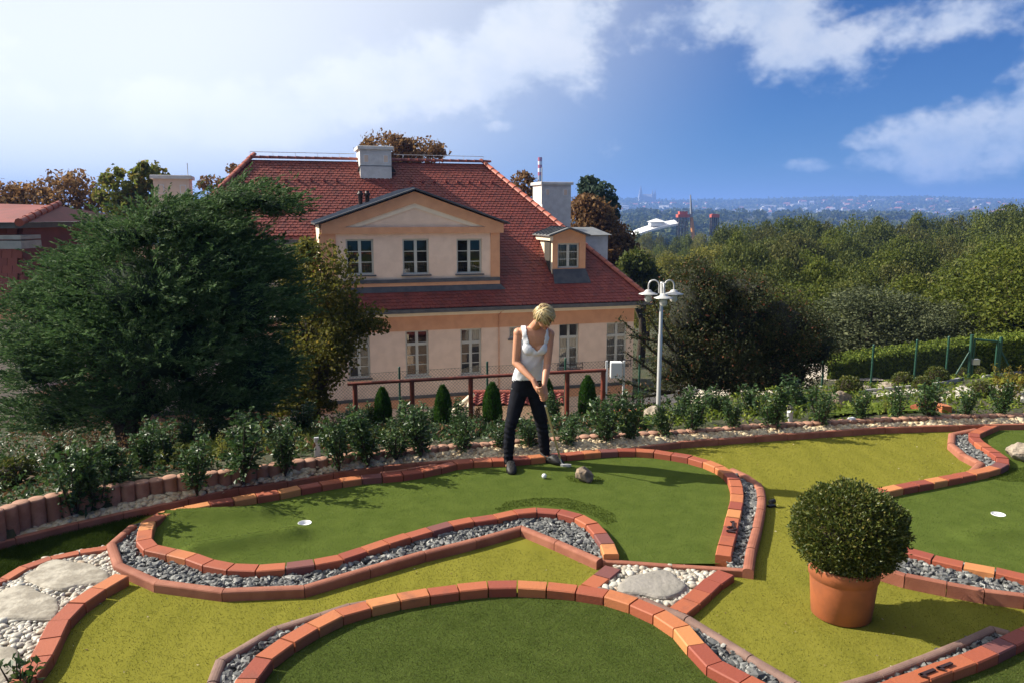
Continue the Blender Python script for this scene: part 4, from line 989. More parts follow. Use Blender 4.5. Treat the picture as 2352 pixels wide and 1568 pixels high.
def core(blobs, parent, m, f=.68, seed=1, name='inner_boughs'):
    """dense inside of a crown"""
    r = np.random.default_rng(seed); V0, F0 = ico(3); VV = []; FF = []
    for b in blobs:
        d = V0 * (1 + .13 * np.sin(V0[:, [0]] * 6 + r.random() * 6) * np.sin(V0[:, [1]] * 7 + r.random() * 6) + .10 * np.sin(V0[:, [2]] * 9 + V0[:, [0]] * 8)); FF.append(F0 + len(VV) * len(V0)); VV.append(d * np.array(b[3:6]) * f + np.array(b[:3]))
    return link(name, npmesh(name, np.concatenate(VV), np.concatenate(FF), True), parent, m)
def rel(B, o): return [(b[0] - o[0], b[1] - o[1], b[2] - o[2], b[3], b[4], b[5]) for b in B]
def tree(name, label, base, blobs, m, n, size, tr=.1, cat='tree', group=None, asp=.6, shell=.75, k=5, f=.4, seed=1, limbs=True, flat=.3):
    base = np.array(base, float); t = empty(name, tuple(base), 0, label, cat, group); rg = np.random.default_rng(seed)
    B0 = rel(blobs, base); B = lumps(B0, k, f, seed); C, d = blob_points(B, n, shell, rg)
    link('crown', leaf_mesh('crown', C, size, asp, None, .08, rg, flat=flat), t, m)
    if limbs:
        mb = MB(); top = np.array([np.mean([b[0] for b in B0]), np.mean([b[1] for b in B0]), max(.3, np.mean([b[2] for b in B0]) * .9)])
        mb.tube([(0, 0, -.15), top * .4 + np.array([tr * .5, 0, 0]), top * .75, top], [tr * 1.3, tr, tr * .75, tr * .5], 9)
        tubes_limbs(mb, top * .55, [b[:3] for b in B[:len(B0) * 3]], tr * .55, seed)
        mb.build('trunk', m_bark, t)
    return t

# --- big juniper on the left
def juniper():
    y = 10.4; base = GT(432, 1000, 9.2); base = np.array([base[0], 10.2, Hs(base[0], 10.2)])
    spec = [(340, 660, 235, 105, 1.2), (565, 462, 88, 34, .5), (445, 520, 120, 48, .75), (190, 672, 100, 56, .75), (115, 765, 84, 66, .8), (95, 835, 62, 76, .7), (360, 790, 250, 145, 1.2), (565, 690, 95, 140, .9),
            (140, 945, 92, 48, .6), (585, 850, 78, 85, .8), (300, 925, 140, 58, .8), (480, 610, 140, 85, .9), (300, 545, 90, 42, .7), (400, 500, 95, 42, .7), (200, 600, 60, 34, .5), (625, 475, 42, 22, .35), (72, 692, 50, 20, .4), (510, 925, 110, 48, .7)]
    B = rel([vblob(u, v, a, b, y, ry) for u, v, a, b, ry in spec], base)
    rg = np.random.default_rng(5); t = empty('juniper_tree', tuple(base), 0, 'big spreading dark green juniper in front of the villa', 'tree')
    nb = 6200; LB = lumps([(b[0], b[1], b[2], b[3] * .9, b[4] * .9, b[5] * .9) for b in B], 9, .38, 3); LB = LB[:len(B)] + [(b[0], b[1], b[2], b[3] * 1.25, b[4] * 1.1, b[5] * .42) for b in LB[len(B):]]; C, d = blob_points(LB, nb, .35, rg)
    cen = np.array([np.mean([b[0] for b in B]), np.mean([b[1] for b in B]), 0]); out = C - cen; out[:, 2] = 0; out /= np.linalg.norm(out, axis=1)[:, None] + 1e-6
    ax = out * np.array([1.1, .6, 0]) + d * .35 + np.array([0, 0, .28]) + rg.normal(size=(nb, 3)) * .20; ax /= np.linalg.norm(ax, axis=1)[:, None]
    k = 30; tt = rg.random((nb, k)) ** .8; L = .30 * np.exp(rg.normal(size=nb) * .3)
    pts = C[:, None] + ax[:, None] * (tt * L[:, None])[:, :, None] + rg.normal(size=(nb, k, 3)) * (.034 * (1.1 - tt))[:, :, None]
    dr = ax[:, None] + rg.normal(size=(nb, k, 3)) * .38; pts = pts.reshape(-1, 3); dr = dr.reshape(-1, 3)
    link('crown', leaf_mesh('crown', pts, .058, .26, dr, .0, rg, .05), t, m_juniper)
    C2, d2 = blob_points(B, 22000, 1.0, rg); link('inner_sprays', leaf_mesh('inner_sprays', C2, .075, .2, None, 0, rg), t, m_juniper)
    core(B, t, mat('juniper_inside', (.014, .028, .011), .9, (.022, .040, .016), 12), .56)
    # long pale shoots catching the sun
    sh = [(300, 390, 'a')]; mb = MB()
    C3, d3 = blob_points(B, 70, .05, rg)
    pp = []; dd = []
    for q, dn in zip(C3, d3):
        a = np.array([rg.choice([-1, 1]) * .6 + .2, -.2, .45]) + dn * .4; a /= np.linalg.norm(a)
        for s in np.linspace(0, 1, 16): pp.append(q + a * s * .32 + np.array([0, 0, -.10 * s * s])); dd.append(a + np.array([0, 0, -.3 * s]))
    link('young_shoots', leaf_mesh('young_shoots', np.array(pp), .05, .14, np.array(dd), 0, rg, .35), t, leafmat('pale_shoots', [(0, (.08, .13, .06)), (1, (.15, .19, .10))], .25))
    mb = MB(); mb.tube([(0, 0, -.2), (-.12, .05, .35), (-.35, .1, .9), (-.6, .1, 1.6)], [.12, .10, .08, .05], 10)
    mb.tube([(-.02, 0, -.1), (.05, .1, .5), (.25, .1, 1.2), (.7, .1, 2.4)], [.12, .10, .08, .03], 10); mb.tube([(-.2, .05, .5), (-.7, 0, 1.1), (-1.3, -.1, 1.5)], [.07, .05, .02], 8)
    mb.build('trunk', m_bark, t)
juniper()
tree('lime_tree', 'yellowing broadleaf tree between the juniper and the villa', (P(700, 900, 14.5)[0], 14.5, Hs(P(700, 900, 14.5)[0], 14.5)),
     [vblob(735, 650, 85, 95, 14.5, 1.1), vblob(760, 760, 75, 110, 14.5, 1.0), vblob(690, 850, 75, 100, 14.5, 1.0), vblob(842, 735, 48, 38, 14.3, .4), vblob(650, 900, 60, 60, 14.5), vblob(700, 590, 40, 40, 14.5), vblob(715, 930, 55, 35, 14.3)],
     m_linden, 26000, .062, .12, seed=4, k=6, f=.42, asp=.75)
yb = P(1690, 925, 15.0)
def yew():
    spec = [(1585, 700, 75, 105), (1690, 740, 95, 110), (1790, 760, 95, 105), (1640, 840, 115, 85), (1770, 850, 115, 75), (1550, 820, 60, 80), (1600, 640, 45, 45), (1700, 670, 70, 45), (1860, 790, 50, 70)]
    base = (yb[0], 15.0, Hs(yb[0], 15.0)); B = [vblob(u, v, a, b, 15.0, 1.1) for u, v, a, b in spec]
    t = tree('yew_bush', 'dark broad yew bush right of the lamp post', base, B, m_yew, 80000, .052, .1, 'bush', seed=9, k=8, f=.35, asp=.4, shell=.5)
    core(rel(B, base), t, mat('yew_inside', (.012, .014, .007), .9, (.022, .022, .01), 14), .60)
    rg = np.random.default_rng(3); mb = MB(); pp = []; dd = []
    for u0, v0, u1, v1 in ((1560, 850, 1428, 735), (1570, 830, 1470, 700), (1560, 880, 1440, 810), (1550, 900, 1420, 870), (1560, 800, 1500, 690), (1545, 900, 1390, 905), (1540, 920, 1450, 930), (1560, 780, 1448, 770)):
        a = P(u0, v0, 14.6) - np.array(base); b = P(u1, v1, 14.2) - np.array(base); mid = (a + b) / 2 + np.array([0, 0, -.08])
        mb.tube([a, mid, b], [.03, .018, .006], 6)
        for s in np.linspace(.1, 1, 46):
            q = a * (1 - s) ** 2 + 2 * mid * s * (1 - s) + b * s * s; d = b - a; d /= np.linalg.norm(d)
            for _ in range(9): e = d * .7 + rg.normal(size=3) * .6; pp.append(q + e * rg.random() * .13); dd.append(e)
    mb.build('side_branches', m_bark, t); link('side_sprays', leaf_mesh('side_sprays', np.array(pp), .05, .4, np.array(dd), 0, rg, .4), t, m_yew)
yew()

# --- hollies in the pebble bed
def shrub_mesh(seed, m, h=.55, w=.17, stems=6, n=420, leaf=.042, asp=.55, fold=.14):
    rg = np.random.default_rng(seed); mb = MB(); C = []; Dr = []
    per = n // stems
    for i in range(stems):
        a = rg.random() * 6.283; r = w * (.25 + .75 * rg.random()); hh = h * (.62 + .42 * rg.random()) if i else h
        tip = np.array([r * math.cos(a), r * math.sin(a), hh]); mid = tip * np.array([.6, .6, .5])
        mb.tube([(0, 0, -.05), mid, tip], [.007, .005, .002], 5)
        for _ in range(per):
            s = .12 + .88 * rg.random(); q = 2 * mid * s * (1 - s) + tip * s * s; d = rg.normal(size=3) * np.array([1, 1, .6]) + np.array([0, 0, .45]); d /= np.linalg.norm(d)
            L = .085 * (1.25 - .7 * s) * rg.random() ** .5; C.append(q + d * L); Dr.append(d)
    sm = mb.mesh('stems'); sm.materials.append(m_bark); lm = leaf_mesh('leaves', np.array(C), leaf, asp, np.array(Dr), fold, rg, .5); lm.materials.append(m)
    return sm, lm
def put_shrub(name, label, group, meshes, loc, sc=1.0, sxy=None, cat='shrub'):
    t = empty(name, loc, rnd.random() * 6.28, label, cat, group); t.scale = ((sxy or sc), (sxy or sc), sc)
    link('stems', meshes[0], t); link('leaves', meshes[1], t)
    return t
HOL = [shrub_mesh(20 + i, m_holly, .56, .20, 9, 780, .040) for i in range(6)]
holly = [(172, 1188, 1005), (225, 1172, 1040), (268, 1150, 1035), (452, 1125, 990), (555, 1098, 945), (655, 1082, 962), (778, 1070, 948), (845, 1058, 925), (910, 1050, 960), (968, 1045, 918), (1062, 1036, 948), (1150, 1030, 955), (1215, 1028, 955), (1300, 1024, 950),
         (1392, 1016, 905), (1442, 1012, 895), (1528, 1004, 925), (1590, 994, 893), (1682, 988, 905), (1772, 982, 872), (1882, 976, 885), (1978, 968, 890), (2058, 962, 882), (2132, 960, 868), (2218, 958, 888), (2300, 955, 868)]
hl = ['tall holly shrub in the pebbles at the far left, before the palisade', 'holly shrub leaning on the second one from the left in the bed', 'low spreading holly in the shaded left part of the pebble bed',
      'upright holly in the pebbles just left of the yellow shrubs', 'tallest holly left of the white sign, between yellow shrubs', 'holly in the pebbles two places left of the white sign', 'holly standing half in front of the white sign',
      'holly in the pebbles right of the white sign', 'small holly in front of the leftmost thuja column', 'holly between the two leftmost thuja columns', 'holly below the second thuja column from the left',
      "holly just left of the woman's legs", "holly seen between the woman's legs", 'holly right of the putter shaft', 'thin tall holly below the right end of the red rail', 'dense dark holly left of the pale boulder', 'thin holly in front of the pale boulder',
      'holly in front of the lamp post foot', 'rounded holly left of the white path lamp', 'tall holly left of the white path lamp, before the yew', 'holly right of the white path lamp', 'holly right of the white flood lamp',
      'holly in front of the clipped box balls', 'slim holly between box balls and golden shrub', 'holly left of the golden shrub at the right', 'rightmost holly in the pebble bed']
for i, (u, vb, vt) in enumerate(holly):
    z0 = .05; q = G(u, vb, z0); z0 = float(bed_top(q[0], q[1])); q = G(u, vb, z0); h = P(u, vt, q[1])[2] - z0
    put_shrub('holly_shrub', hl[i], 'hollies in the pebble bed', HOL[i % 6], (q[0], q[1], z0), h / .57, rnd.uniform(.85, 1.3) * max(.85, min(1.3, h / .5)))
BRZ = [shrub_mesh(40 + i, m_bronze_leaf, .5, .2, 7, 330, .038, .5) for i in range(3)]
YEL = [shrub_mesh(50 + i, m_yellow_leaf, .42, .16, 9, 420, .028, .55) for i in range(3)]
def back_shrubs():
    for i, (u, v, vt, lab) in enumerate([(150, 1080, 985, 'bronze leaved shrub behind the leftmost palisade stones'), (235, 1075, 985, 'bronze shrub in the shade below the juniper, left of the others'), (320, 1065, 975, 'bronze shrub behind the palisade, centre of its row'),
              (385, 1055, 980, 'bronze shrub behind the palisade, right end of its row'), (280, 1090, 1010, 'low bronze shrub close behind the palisade'), (1100, 975, 920, 'bronze shrub between the second and third thuja columns'), (775, 1010, 950, 'bronze shrub right of the white sign')]):
        p = GT(u, v, 6.0 if u < 600 else 8.3); h = max(.25, P(u, vt, p[1])[2] - p[2]); put_shrub('bronze_shrub', lab, 'bronze shrubs behind the palisade', BRZ[i % 3], tuple(p), h / .5)
    for i, (u, v, vt, lab) in enumerate([(512, 1062, 995, 'yellow green shrub left of the tallest left holly'), (592, 1045, 975, 'yellow green shrub right of the tallest left holly'), (690, 1030, 985, 'yellow green shrub left of the white sign'), (790, 1035, 985, 'yellow flowering shrub right of the white sign'),
              (1312, 985, 955, 'small pale green shrub near the putter shaft'), (1900, 955, 915, 'yellow shrub behind the palisade below the brown rock'), (1968, 945, 905, 'yellow green shrub right of the brown rock'), (2035, 950, 915, 'low yellow green shrub among the right hollies')]):
        p = GT(u, v, 6.5 if u < 800 else 8.9); h = max(.15, P(u, vt, p[1])[2] - p[2]); put_shrub('yellow_shrub', lab, 'yellow green shrubs behind the palisade', YEL[i % 3], tuple(p), h / .42)
back_shrubs()
lv = [(110, 1095, 'dark shrub on the raised bed right of the left box ball'), (335, 1080, 'dark shrub close behind the shaded palisade stones'), (385, 1062, 'dark shrub right of the bronze shrubs under the juniper'), (240, 1100, 'dark shrub behind the palisade between bronze shrubs'), (430, 1040, 'dark shrub behind the palisade at the foot of the juniper'), (480, 1030, 'dark shrub behind the palisade, left of the yellow ones'), (610, 1010, 'dark shrub between the two left yellow shrubs'), (700, 1000, 'dark shrub behind the white marker post'),
      (800, 995, 'dark shrub below the left end of the red rail'), (850, 985, 'dark shrub in front of the leftmost rail post'), (930, 985, 'dark shrub between the two left thujas, behind the palisade'), (1000, 980, 'dark shrub just below the second thuja'),
      (1050, 985, 'dark shrub right of the second thuja'), (1270, 975, 'dark shrub behind the putter grip'), (1395, 965, 'dark shrub at the right end of the rail'), (1560, 968, 'dark shrub right of the lamp post foot'), (1640, 960, 'dark shrub under the yew, left part'), (1730, 955, 'dark shrub under the yew, middle part'), (1840, 945, 'dark shrub under the yew, right part')]
for i, (u, v, lab) in enumerate(lv):
    p = GT(u, v, 6.4 if u < 800 else 8.4); put_shrub('leafy_shrub', lab, 'dark shrubs behind the palisade', HOL[(i * 2 + 1) % 6], tuple(p), rnd.uniform(.7, .95), rnd.uniform(1.0, 1.5))
GC = [shrub_mesh(60 + i, m_oak, .3, .22, 8, 260, .05, .6) for i in range(2)]
def ground_cover():
    pts = []
    for k in range(9000):
        u = rnd.uniform(120, 700); v = rnd.uniform(950, 1040); pts.append((u, v))
    P3 = []
    for _ in range(7500):
        x = rnd.uniform(-4.8, -1.2); y = rnd.uniform(7.6, 10.6)
        if y < float(yp(np.array(x))) + .5: continue
        P3.append((x, y, Hs(x, y) + rnd.random() * .16))
    tag(link('ground_cover', leaf_mesh('ground_cover', np.array(P3), .06, .5, None, .1), None, m_oak), kind='stuff')
    P3 = []
    for _ in range(36000):
        x = rnd.uniform(-9.5, 1.8); y = rnd.uniform(6.2, 13.3)
        if y < float(yp(np.array(x))) + .12: continue
        P3.append((x, y))
    P3 = np.array(P3); z = H(P3[:, 0], P3[:, 1]) + nr.random(len(P3)) ** 1.5 * .10 * (1 + np.sin(P3[:, 0] * 2.3) * np.sin(P3[:, 1] * 1.9)); P3 = np.column_stack([P3, z])
    sel = nr.random(len(P3)) < .25
    tag(link('ground_cover', leaf_mesh('ground_cover', P3[sel], .055, .5, None, .1), None, m_bronze_leaf), kind='stuff')
    tag(link('ground_cover', leaf_mesh('ground_cover', P3[~sel], .055, .5, None, .1), None, m_holly), kind='stuff')
    P3 = []
    for _ in range(16000):
        x = rnd.uniform(1.2, 9); y = rnd.uniform(8.6, 17.5)
        if y < float(yp(np.array(x))) + .1: continue
        P3.append((x, y, Hs(x, y) + rnd.random() ** 2 * .14))
    tag(link('ground_cover', leaf_mesh('ground_cover', np.array(P3), .06, .5, None, .1), None, m_hedge), kind='stuff')
    P3 = []
    for _ in range(9000):
        x = rnd.uniform(-4.5, 5); y = rnd.uniform(13.4, 15.2); P3.append((x, y, Hs(x, y) + rnd.random() ** 2 * .22))
    tag(link('ground_cover', leaf_mesh('ground_cover', np.array(P3), .07, .5, None, .1), None, m_oak), kind='stuff')
ground_cover()
def ball_mesh(seed, m, n=3200, leaf=.030, r=(1, 1, 1), lump=.06, asp=.6):
    """clipped crown of radius 1 x scale, leaves stand outwards"""
    rg = np.random.default_rng(seed); d = rg.normal(size=(n, 3)); d /= np.linalg.norm(d, axis=1)[:, None]
    rad = (1 - .30 * rg.random(n) ** 2) * (1 + lump * np.sin(d[:, 0] * 9 + seed) * np.sin(d[:, 1] * 8) + lump * np.sin(d[:, 2] * 11 + d[:, 0] * 6))
    C = d * rad[:, None] * np.array(r); me = leaf_mesh('leaves', C, leaf, asp, d + np.array([0, 0, .25]), .12, rg, .6); me.materials.append(m); return me
def core_mesh(r, m=None):
    V, Fc = ico(2); me = npmesh('twig_core', V * np.array(r) * .72, Fc, True); me.materials.append(m_bark); return me
# potted box ball
def potted_box():
    c = G(1931, 1409, 0); t = empty('flower_pot', (c[0], c[1], 0), 0, 'round terracotta pot under the clipped box ball', 'flower pot')
    MB().lathe([(.0005, .004), (.172, .004), (.180, .010), (.200, .25), (.203, .262), (.209, .266), (.214, .335), (.212, .343), (.200, .345), (.196, .33), (.192, .28), (.0005, .28)], 48).build('pot', m_terra, t)
    MB().lathe([(.191, .282), (.10, .30), (.0005, .30)], 24).build('soil', m_soil, t)
    b = empty('box_ball', (c[0], c[1], .30), 0, 'big clipped box ball growing in the terracotta pot', 'bush')
    R_ = (.342, .338, .288); rg = np.random.default_rng(77)
    n = 26000; d = rg.normal(size=(n, 3)); d /= np.linalg.norm(d, axis=1)[:, None]
    rad = (1 - .26 * rg.random(n) ** 1.5) * (1 + .028 * np.sin(d[:, 0] * 13) * np.sin(d[:, 1] * 11 + 1) + .028 * np.sin(d[:, 2] * 15 + d[:, 0] * 9)) * (1 + .03 * rg.normal(size=n))
    C = d * rad[:, None] * np.array(R_) + np.array([.012, 0, .27]); link('crown', leaf_mesh('crown', C, .021, .55, d * .8 + np.array([0, 0, .3]), .14, rg, .55), b, m_box)
    n2 = 420; d2 = rg.normal(size=(n2, 3)); d2 /= np.linalg.norm(d2, axis=1)[:, None]; C2 = d2 * np.array(R_) * (1.0 + .09 * rg.random((n2, 1))) + np.array([.012, 0, .27])
    tag(link('stray_shoots', leaf_mesh('stray_shoots', C2, .022, .5, d2 + np.array([0, 0, .4]), .12, rg, .4), b, m_box), kind='stuff')
    o = link('twig_core', core_mesh(R_), b); o.location = (.012, 0, .27)
    MB().tube([(0, 0, -.01), (.01, 0, .2)], .025, 8).build('stem', m_bark, b)
potted_box()
# clipped balls and thujas further back
BALL = [ball_mesh(90 + i, m_box, 1700, .16, (1, 1, .9)) for i in range(2)]; BCORE = core_mesh((1, 1, .9))
for i, (u, v, ru, lab, y0) in enumerate([(38, 1086, 46, 'clipped box ball on the raised bed at the left edge', 5.9), (1948, 886, 30, 'dark rounded box bush behind the brown rock', 9.5), (2072, 872, 24, 'box ball left of the slim holly, nearest the hedge', 9.5), (2150, 862, 26, 'box ball below the green fence gate', 9.6),
             (2118, 880, 22, 'low box ball before the gate, beside the grey kerb', 9.5), (2212, 856, 15, 'small box ball in the row by the gate, left one', 10), (2248, 853, 15, 'small box ball in the row by the gate, middle one', 10), (2290, 850, 15, 'small box ball in the row by the gate, right one', 10), (2255, 893, 24, 'box bush right of the grey kerb end', 9.5), (2342, 846, 14, 'small box ball at the right frame edge', 10)]):
    p = GT(u, v + ru * .8, y0); sc = ru * math.hypot(p[1], CH - p[2]) / F; t = empty('box_bush', (p[0], p[1], p[2] + sc * .75), rnd.random() * 6, lab, 'bush', 'small clipped box bushes'); t.scale = (sc,) * 3
    link('leaves', BALL[i % 2], t); link('twig_core', BCORE, t)
tl = ['leftmost thuja column by the red rail', 'second thuja column from the left by the red rail', 'third thuja column, left of the woman', 'thuja column half hidden behind the woman', 'rightmost thuja column below the rail end']
def thuja_mesh(seed):
    rg = np.random.default_rng(seed); n = 5200; a = rg.random(n) * 6.283; z = rg.random(n) ** .8; prof = np.interp(z, [0, .08, .3, .6, .85, 1], [.6, .9, 1, .9, .6, .12]); r = prof * (1 - .25 * rg.random(n) ** 2) * (1 + .06 * np.sin(a * 5 + z * 9))
    C = np.stack([np.cos(a) * r, np.sin(a) * r, z * 4.4], 1); d = np.stack([np.cos(a) * .5, np.sin(a) * .5, np.ones(n)], 1); me = leaf_mesh('sprays', C, .30, .3, d, 0, rg, .25); me.materials.append(m_thuja)
    return me
TH = thuja_mesh(3); mbc = MB().lathe([(.5, 0), (.8, .5), (.82, 2), (.6, 3.4), (.1, 4.2)], 12); tcore = mbc.mesh('stem_core'); tcore.materials.append(m_bark)
for i, (u, vt, vb, w) in enumerate([(880, 887, 968, 21), (1018, 882, 962, 21), (1131, 876, 965, 23), (1257, 868, 955, 19), (1349, 861, 948, 22)]):
    y = 12.3; p = P(u, vb, y); zt = P(u, vt, y)[2]; z0 = min(Hs(p[0], y), p[2]); sc = w * y / F; t = empty('thuja', (p[0], y, z0), rnd.random() * 6, tl[i], 'thuja', 'clipped thuja columns by the rail'); t.scale = (sc, sc, (zt - z0) / 4.5)
    link('sprays', TH, t); link('stem_core', tcore, t)
gp = GT(2310, 925, 9.3); put_shrub('golden_shrub', 'golden brown shrub at the right behind the palisade', None, shrub_mesh(71, leafmat('golden_shrub_leaves', [(0, (.16, .13, .02)), (.6, (.26, .19, .03)), (1, (.12, .15, .03))], .35), .6, .25, 10, 900, .04), tuple(gp), .85)
cp = G(45, 1600, 0.0); put_shrub('corner_shrub', 'glossy leaved plant poking in at the lower left corner', None, shrub_mesh(72, m_holly, .2, .13, 8, 110, .045, .55), (cp[0] - .02, cp[1] + .03, 0), .95)

# ------------------------------------------------------------------ rail, fences, lamp, small things
def wood_rail():
    y = 13.15; pts = [(815, 880), (946, 872.5), (1081, 865), (1303, 853), (1386, 849.5)]
    Q = [P(u, v, y) for u, v in pts]; t = empty('wooden_rail', (Q[0][0], y, Hs(Q[0][0], y)), 0, 'red brown wooden rail with one bar in front of the villa', 'rail'); o = np.array([Q[0][0], y, Hs(Q[0][0], y)])
    for q in Q: MB().tube([(q[0] - o[0], 0, Hs(q[0], y) - o[2] - .1), (q[0] - o[0], 0, q[2] - o[2] - .02)], .042, 10).build('post', m_rail, t)
    e0 = P(799, 881, y); e1 = P(1392, 849.5, y)
    MB().tube([np.array([q[0], q[1] - .01, q[2]]) - o for q in [e0] + Q + [e1]], .030, 10).build('handrail', m_rail, t)
wood_rail()
def wire_fence(label, pts, y, zg, top, dia=.075, wire=.0028, ext=0):
    """posts at pts (photo u, v of the top); diamond mesh between"""
    Q = [P(u, v, yy) for (u, v), yy in zip(pts, y)]; o = np.array([Q[0][0], Q[0][1], zg]); t = empty('wire_fence', tuple(o), 0, label, 'fence')
    for q in Q: MB().tube([(q[0] - o[0], q[1] - o[1], -.3), (q[0] - o[0], q[1] - o[1], q[2] - zg)], .024, 8).lathe([(.026, 0), (.026, .02), (.001, .03)], 8, (q[0] - o[0], q[1] - o[1], q[2] - zg)).build('post', m_green_metal, t)
    for a, b in zip(Q[:-1], Q[1:]):
        L = math.hypot(b[0] - a[0], b[1] - a[1]); hgt = min(a[2], b[2]) - zg - .08; mb = MB(); ux = (b - a) / L
        def pt(s, h): return (a[0] - o[0] + ux[0] * s, a[1] - o[1] + ux[1] * s, h + ux[2] * s + (a[2] - min(a[2], b[2])) * 0)
        n = int(L / dia); w = wire
        for sg in (1, -1):
            k = -int(hgt / dia) - 1 if sg == 1 else 0
            for i in range(-int(hgt / dia) - 1, n + int(hgt / dia) + 2):
                s0 = i * dia; s1 = s0 + sg * hgt; h0, h1 = 0., hgt
                lo, hi = 0., L
                if s0 < 0: f = (0 - s0) / (s1 - s0) if s1 != s0 else 2; h0 = hgt * f; s0c = 0.
                else: s0c = s0
                if s0 > L: f = (L - s0) / (s1 - s0); h0 = hgt * f; s0c = L
                s1c = min(max(s1, 0), L); h1 = h0 + abs(s1c - s0c)
                if h0 < 0 or h0 >= hgt or h1 - h0 < .01: continue
                h1 = min(h1, hgt)
                p, q = pt(s0c, h0), pt(s1c, h1)
                mb.add([(p[0], p[1], p[2] - w), (p[0], p[1], p[2] + w), (q[0], q[1], q[2] + w), (q[0], q[1], q[2] - w)], [(0, 1, 2, 3)])
        for h in (hgt, hgt * .5): p, q = pt(0, h), pt(L, h); mb.add([(p[0], p[1], p[2] - w), (p[0], p[1], p[2] + w), (q[0], q[1], q[2] + w), (q[0], q[1], q[2] - w)], [(0, 1, 2, 3)])
        mb.build('wire_mesh', m_wire, t, fix=False)
    return t
wire_fence('green wire mesh fence between the red rail and the villa', [(280, 890), (492, 874), (703, 858), (917, 844), (1119, 832), (1299, 824), (1470, 818)], [16.6] * 7, -2.6, 0)
wire_fence('green post wire fence in front of the clipped hedge', [(1893, 806), (2007, 793), (2107, 782), (2180, 775), (2232, 771)], [16.4, 16.6, 16.8, 17.0, 17.1], -1.75, 0)
def fence_gate():
    y = 16.9; a = P(2233, 769, y); b = P(2300, 774, y); zg = Hs(a[0], y); t = empty('fence_gate', (a[0], y, zg), 0, 'open green metal gate frame before the hedge', 'gate'); L = b[0] - a[0]; ha, hb = a[2] - zg, b[2] - zg
    for x, h in ((0, ha), (L, hb)): MB().tube([(x, 0, -.1), (x, 0, h)], .036, 8).build('gate_post', m_green_metal, t)
    MB().tube([(.07, 0, ha - .1), (L - .07, 0, hb - .1)], .025, 8).tube([(.07, 0, .05), (.07, 0, ha - .09)], .022, 8).tube([(L - .07, 0, .05), (L - .07, 0, hb - .09)], .022, 8).build('gate_leaf', m_green_metal, t)
    MB().box((.05, -.05, ha * .48), (.2, .05, ha * .48 + .12)).build('lock', m_steel, t)
    for x, d in ((0, -.55), (L, .55)): MB().tube([(x, 0, ha * .75), (x + d, -.1, -.05)], .018, 6).build('brace', m_green_metal, t)
fence_gate()
def hedge():
    pts = [(1890, 830, 19.0), (1990, 813, 19.4), (2100, 799, 19.8), (2220, 784, 20.2), (2352, 771, 20.6), (2520, 755, 21)]
    Q = [P(u, v, y) for u, v, y in pts]; o = np.array([Q[0][0], Q[0][1], Q[0][2] - 1.3]); t = empty('clipped_hedge', tuple(o), 0, 'long clipped light green hedge at the right', 'hedge'); rg = np.random.default_rng(4); C = []
    n = 26000; L = len(Q) - 1
    for _ in range(n):
        s = rg.random() * L; i = int(s); f = s - i; c_ = Q[i] * (1 - f) + Q[i + 1] * f
        if rg.random() < .35: q = c_ + np.array([0, rg.uniform(-.4, .4), rg.normal() * .03])
        else: q = c_ + np.array([0, -.4 + .12 * rg.random() ** 2, -rg.random() * 1.25 * (1 + .01 * rg.normal())])
        C.append(q - o + rg.normal(size=3) * .02)
    link('foliage', leaf_mesh('foliage', np.array(C), .075, .6, None, .1, rg), t, m_hedge)
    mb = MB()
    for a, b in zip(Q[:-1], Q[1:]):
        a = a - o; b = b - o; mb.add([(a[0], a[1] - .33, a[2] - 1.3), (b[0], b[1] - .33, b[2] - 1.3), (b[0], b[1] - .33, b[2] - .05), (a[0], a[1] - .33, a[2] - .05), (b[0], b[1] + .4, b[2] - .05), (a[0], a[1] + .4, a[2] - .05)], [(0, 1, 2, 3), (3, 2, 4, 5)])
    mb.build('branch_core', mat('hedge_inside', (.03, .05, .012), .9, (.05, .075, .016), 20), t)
hedge()
